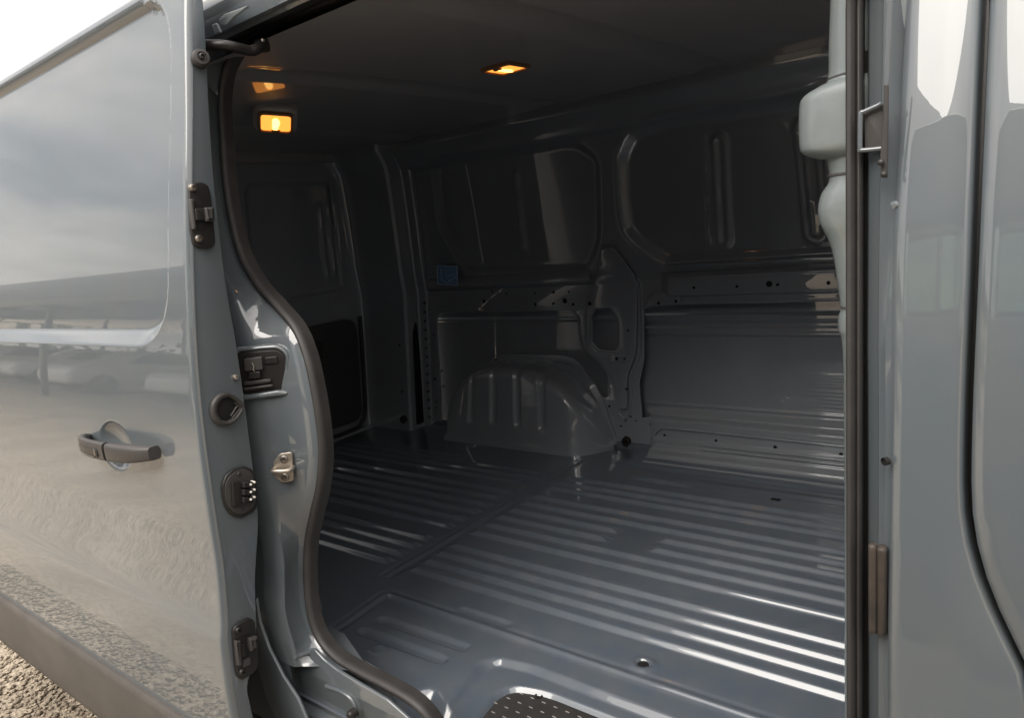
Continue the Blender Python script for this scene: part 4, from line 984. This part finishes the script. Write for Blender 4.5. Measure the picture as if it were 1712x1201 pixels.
    hw('cup_bottom', cup_i, .003, .001, .0005, 'dark', cu)
    for a, b in (((392, 673), (402, 683)), ((402, 683), (388, 700)), ((396, 680), (386, 696))): tube('cup_ridge', [at(a, .009), at(b, .008)], .0022, 'grey_plastic', cu)
    bolt('edge_screw', at((393, 631), .0), fx, .0055, 'zinc', edge, .006)
    # electrical contact block
    cn = hw('contact_plate', ((371, 830), (370, 812), (376, 795), (388, 785), (408, 779), (422, 786), (428, 800), (430, 845), (424, 856), (404, 867), (388, 864), (376, 850)), .004, .004, .003, 'black_plastic', edge, .006)
    hw('contact_rim', ((376, 830), (376, 812), (382, 798), (394, 788), (408, 783), (420, 790), (425, 803), (427, 842), (419, 853), (404, 861), (390, 858), (381, 847)), .0085, .001, .001, 'grey_plastic', cn, .006)
    hw('contact_body', ((386, 806), (402, 804), (403, 845), (388, 848)), .012, .005, .002, 'black_plastic', cn, .002)
    for k in range(3):
        y = 812+k*12.5
        hw('contact_housing', ((403, y-6), (420, y-7), (420, y+3), (403, y+4)), .016, .010, .003, 'black_plastic', cn, .002)
        for px, py, dx in ((420, y-1, .028), (426, y-5, .028)):
            lathe('contact_pin', [(.0024, -.012), (.0024, 0), (.0019, .001), (.0016, .0014), (.0001, .002)], at((px, py), dx), fx, 'pearl' if True else 'steel', cn, 10)
    bolt('contact_screw', at((399, 793), .008), fx, .004, 'grey_plastic', cn, .004); bolt('contact_screw', at((404, 851), .008), fx, .004, 'grey_plastic', cn, .004)
    # top roller and arm
    rl = lathe('upper_stop', [(.014, -.012), (.016, -.004), (.016, .006), (.0135, .012), (.009, .013), (.008, .010), (.0055, .010), (.005, .017), (.0035, .018), (.003, .012), (.0001, .012)], at((335, 98), .006), Vector((.94, -.25, .1)), 'grey_plastic', edge, 18)
    a = at((343, 75), -.03); pts = [a, on_y((380, 76), -.885), on_y((415, 84), -.845), on_y((428, 82), -.83), on_y((440, 72), -.81)]
    arm = sweep('roller_arm', catmull(pts, 6), circ(.010, 10, .012), 'black_plastic', edge, ref=(0, 0, 1))
    lathe('roller', [(.014, -.01), (.016, 0), (.014, .01), (.0001, .011)], on_y((438, 76), -.80), (0, 0, 1), 'black_plastic', arm, 14)
    q = on_y((441, 67), -.83); lathe('roller_pin', [(.003, 0), (.003, .004), (.0001, .005)], q, (0, -1, 0), 'zinc', arm, 8)
    # ---------------- pull handle
    def ph(p, off): q = on_s(p, lambda z: yd(z)-off, -1.1); return q
    A = ph((146, 735), .010); Bq = ph((262, 757), .010)
    n = 34; V = []
    L = np.linalg.norm(Bq-A); ax = (Bq-A)/L; upv = np.array([0, 0, 1.])-ax*ax[2]; upv /= np.linalg.norm(upv); outv = np.cross(ax, upv); outv = outv if outv[1] < 0 else -outv
    def bar(t0, t1, nn, endr):
        rows = []
        for t in np.linspace(t0, t1, nn):
            bow = .012+.030*(1-(abs(2*t-1))**3.2)
            hh = np.interp(t, [0, .05, .2, .5, .62, .85, 1], [.012, .018, .020, .0195, .0195, .018, .014])
            th = np.interp(t, [0, .08, .2, .5, .7, .95, 1], [.024, .016, .011, .012, .020, .022, .020])
            e1 = min(1, (t-t0)/.02+.55) if t0 > 0 else 1; e2 = 1
            c = A+ax*L*t+outv*(bow-th*.4); row = []
            for k in range(20):
                a = 2*math.pi*k/20; ex = .55; ca = math.copysign(abs(math.cos(a))**ex, math.cos(a)); sa = math.copysign(abs(math.sin(a))**ex, math.sin(a))
                row.append(c+upv*hh*ca*e1+outv*th*.62*sa*e1)
            rows.append(row)
        return np.array(rows)
    def capped(nm, R, m, par):
        nu, nv = R.shape[:2]; V = R.reshape(-1, 3); Fc = [(i*nv+j, i*nv+(j+1) % nv, (i+1)*nv+(j+1) % nv, (i+1)*nv+j) for i in range(nu-1) for j in range(nv)]
        Fc += [tuple(range(nv)), tuple((nu-1)*nv+j for j in range(nv))]; return raw(nm, V, Fc, m, par, 60, True)
    hd = capped('pull_handle', bar(0, .572, 22, 0), 'grey_plastic', door)
    capped('lock_cover', bar(.580, 1.0, 16, 0), 'grey_plastic', hd)
    mnt = A*.93+Bq*.07; 
    def hs(u, v, w):   # handle face coordinates: u along, v up, w out
        t = u; bow = .012+.030*(1-(abs(2*t-1))**3.2); th = np.interp(t, [0, .08, .2, .5, .7, .95, 1], [.024, .016, .011, .012, .020, .022, .020])
        return A+ax*L*t+outv*(bow-th*.4+th*.62+w)+upv*v
    sheet('badge_panel', [rnd([(.16, -.010), (.50, -.012), (.50, .006), (.15, .006)], .01, 3)], .0012, .0008, lambda u, v, w: hs(u, v, w+.0006), 'black_plastic', hd, ucuts=(.2, .25, .3, .35, .4, .45))
    sheet('badge_bar', [[(.455, -.009), (.475, -.009), (.475, .005), (.455, .005)]], .0016, .0008, lambda u, v, w: hs(u, v, w+.001), 'steel', hd)
    sheet('badge_lip', [[(.18, -.012), (.44, -.0145), (.44, -.0125), (.18, -.010)]], .0016, .0008, lambda u, v, w: hs(u, v, w+.001), 'steel', hd, ucuts=(.22, .27, .32, .37, .41))
build_door()

# ------------------------------------------------------------------ surroundings seen mirrored in the paint
def build_neighbour():
    o = empty('parked_van', (2.4, -3.95, GZ), 'dark high-roof van parked opposite the open side door, mirrored in the front door panel', 'van')
    def loc(x, y, z): return (x, y, z)
    side = [(-2.4, .35), (-2.45, .9), (-2.4, 2.3), (-2.2, 2.55), (.9, 2.58), (1.35, 2.4), (2.0, 1.42), (2.55, 1.15), (2.65, .75), (2.6, .35)]
    win0 = [[(-2.2, 1.65), (-1.1, 1.65), (-1.1, 2.1), (-2.15, 2.1)], [(-1.0, 1.65), (.2, 1.65), (.2, 2.1), (-1.0, 2.1)], [(.3, 1.5), (1.5, 1.5), (.95, 2.1), (.3, 2.1)]]
    for s in (-1, 1):
        win = [[(x, z+(.40 if s < 0 and z > 2 else (.2 if s < 0 else 0))) for x, z in w] for w in win0]
        sheet('body_side', [rnd(side, .12, 5)]+[rnd(w, .06, 4) for w in win], .03, .02, lambda u, v, w: (u, s*.86+w, v), 'dark_paint', o)
        for w_ in win: sheet('side_window', [rnd(w_, .06, 4)], .003, .001, lambda u, v, w: (u, s*.84+w, v), 'glass', o)
    box('roof', (-.65, 0, 2.54), (3.1, 1.72, .05), 'dark_paint', o, .02); box('floor_pan', (0, 0, .42), (4.9, 1.72, .12), 'dark_paint', o, .03)
    box('bonnet', (2.25, 0, .85), (.7, 1.7, .4), 'dark_paint', o, .08)
    for x in (-1.5, 1.65):
        for s in (-1, 1): lathe('wheel', [(.2, -.09), (.30, -.10), (.33, -.05), (.33, .05), (.30, .10), (.2, .09), (.18, .06), (.0001, .06)], (x, s*.80, .33), (0, 1, 0), 'tyre', o, 24)
build_neighbour()
def build_canopy():
    o = empty('parking_canopy', (-24, -9, GZ), 'long dark flat-roofed canopy over parked cars, mirrored in the sliding door', 'canopy')
    box('canopy_roof', (0, 0, 2.78), (34, 7, .6), 'dark_paint', o, .05)
    for i in range(6):
        for y in (-3, 3): box('post', (-15+i*6, y, 1.25), (.12, .12, 2.5), 'dark_paint', o, .02)
    bm = bmesh.new()
build_canopy()
def build_cars():
    side = [(-2.1, .3), (-2.15, .75), (-2.0, .95), (-1.5, 1.0), (-1.0, 1.42), (.35, 1.45), (1.05, .98), (1.9, .88), (2.1, .65), (2.1, .3)]
    cab = [(-1.35, 1.02), (-.95, 1.36), (.3, 1.39), (.9, 1.0)]
    def make():
        o = empty('parked_car', (0, 0, 0), 'small parked car in the row under the dark canopy', 'car', 'cars parked under the canopy')
        sheet('car_body', [rnd(side, .12, 4)], .82, .14, lambda u, v, w: (u, w, v), 'far_white', o)
        for sgn in (-1, 1): sheet('car_window', [rnd(cab, .05, 3)], .004, .002, lambda u, v, w: (u, sgn*.823+w, v), 'dark', o)
        for x in (-1.3, 1.35):
            for sgn in (-1, 1): lathe('wheel', [(.2, -.08), (.30, -.1), (.31, .1), (.2, .08), (.0001, .08)], (x, sgn*.74, .31), (0, 1, 0), 'tyre', o, 16)
        return o
    first = make(); kids = list(first.children)
    for i in range(6):
        if i == 0: r = first
        else:
            r = first.copy(); COL.objects.link(r)
            for ch in kids:
                c = ch.copy(); COL.objects.link(c); c.parent = r
        r.location = (-12-i*4.2, -9+.4*(i % 2), GZ); r.rotation_euler.z = math.radians(82+6*(i % 3))
build_cars()
def build_hedge():
    # far belt of trees along the edge of the lot
    random.seed(11); bm = bmesh.new()
    n = 2600; V = []; Fc = []
    for i in range(n):
        x = random.uniform(-120, 60); y = -random.uniform(30, 40) if x > -60 else -random.uniform(0, 40); h = 2.2+1.4*math.sin(x*.13)+1.0*math.sin(x*.41+1); z = GZ+random.uniform(0, max(h, 1.2))
        s = random.uniform(.3, .8); b = len(V)
        for k in range(3):
            V.append((x+random.uniform(-s, s), y+random.uniform(-s, s), z+random.uniform(-s, s)))
        V.append((x+random.uniform(-s, s), y+random.uniform(-s, s), z+random.uniform(-s, s)))
        Fc += [(b, b+1, b+2), (b, b+2, b+3), (b+1, b+3, b+2)]
    o = raw('far_trees', V, Fc, 'leaf', None, None); o['kind'] = 'stuff'; o['label'] = 'far belt of dark trees edging the gravel lot, seen as a reflection'; o['category'] = 'trees'
build_hedge()
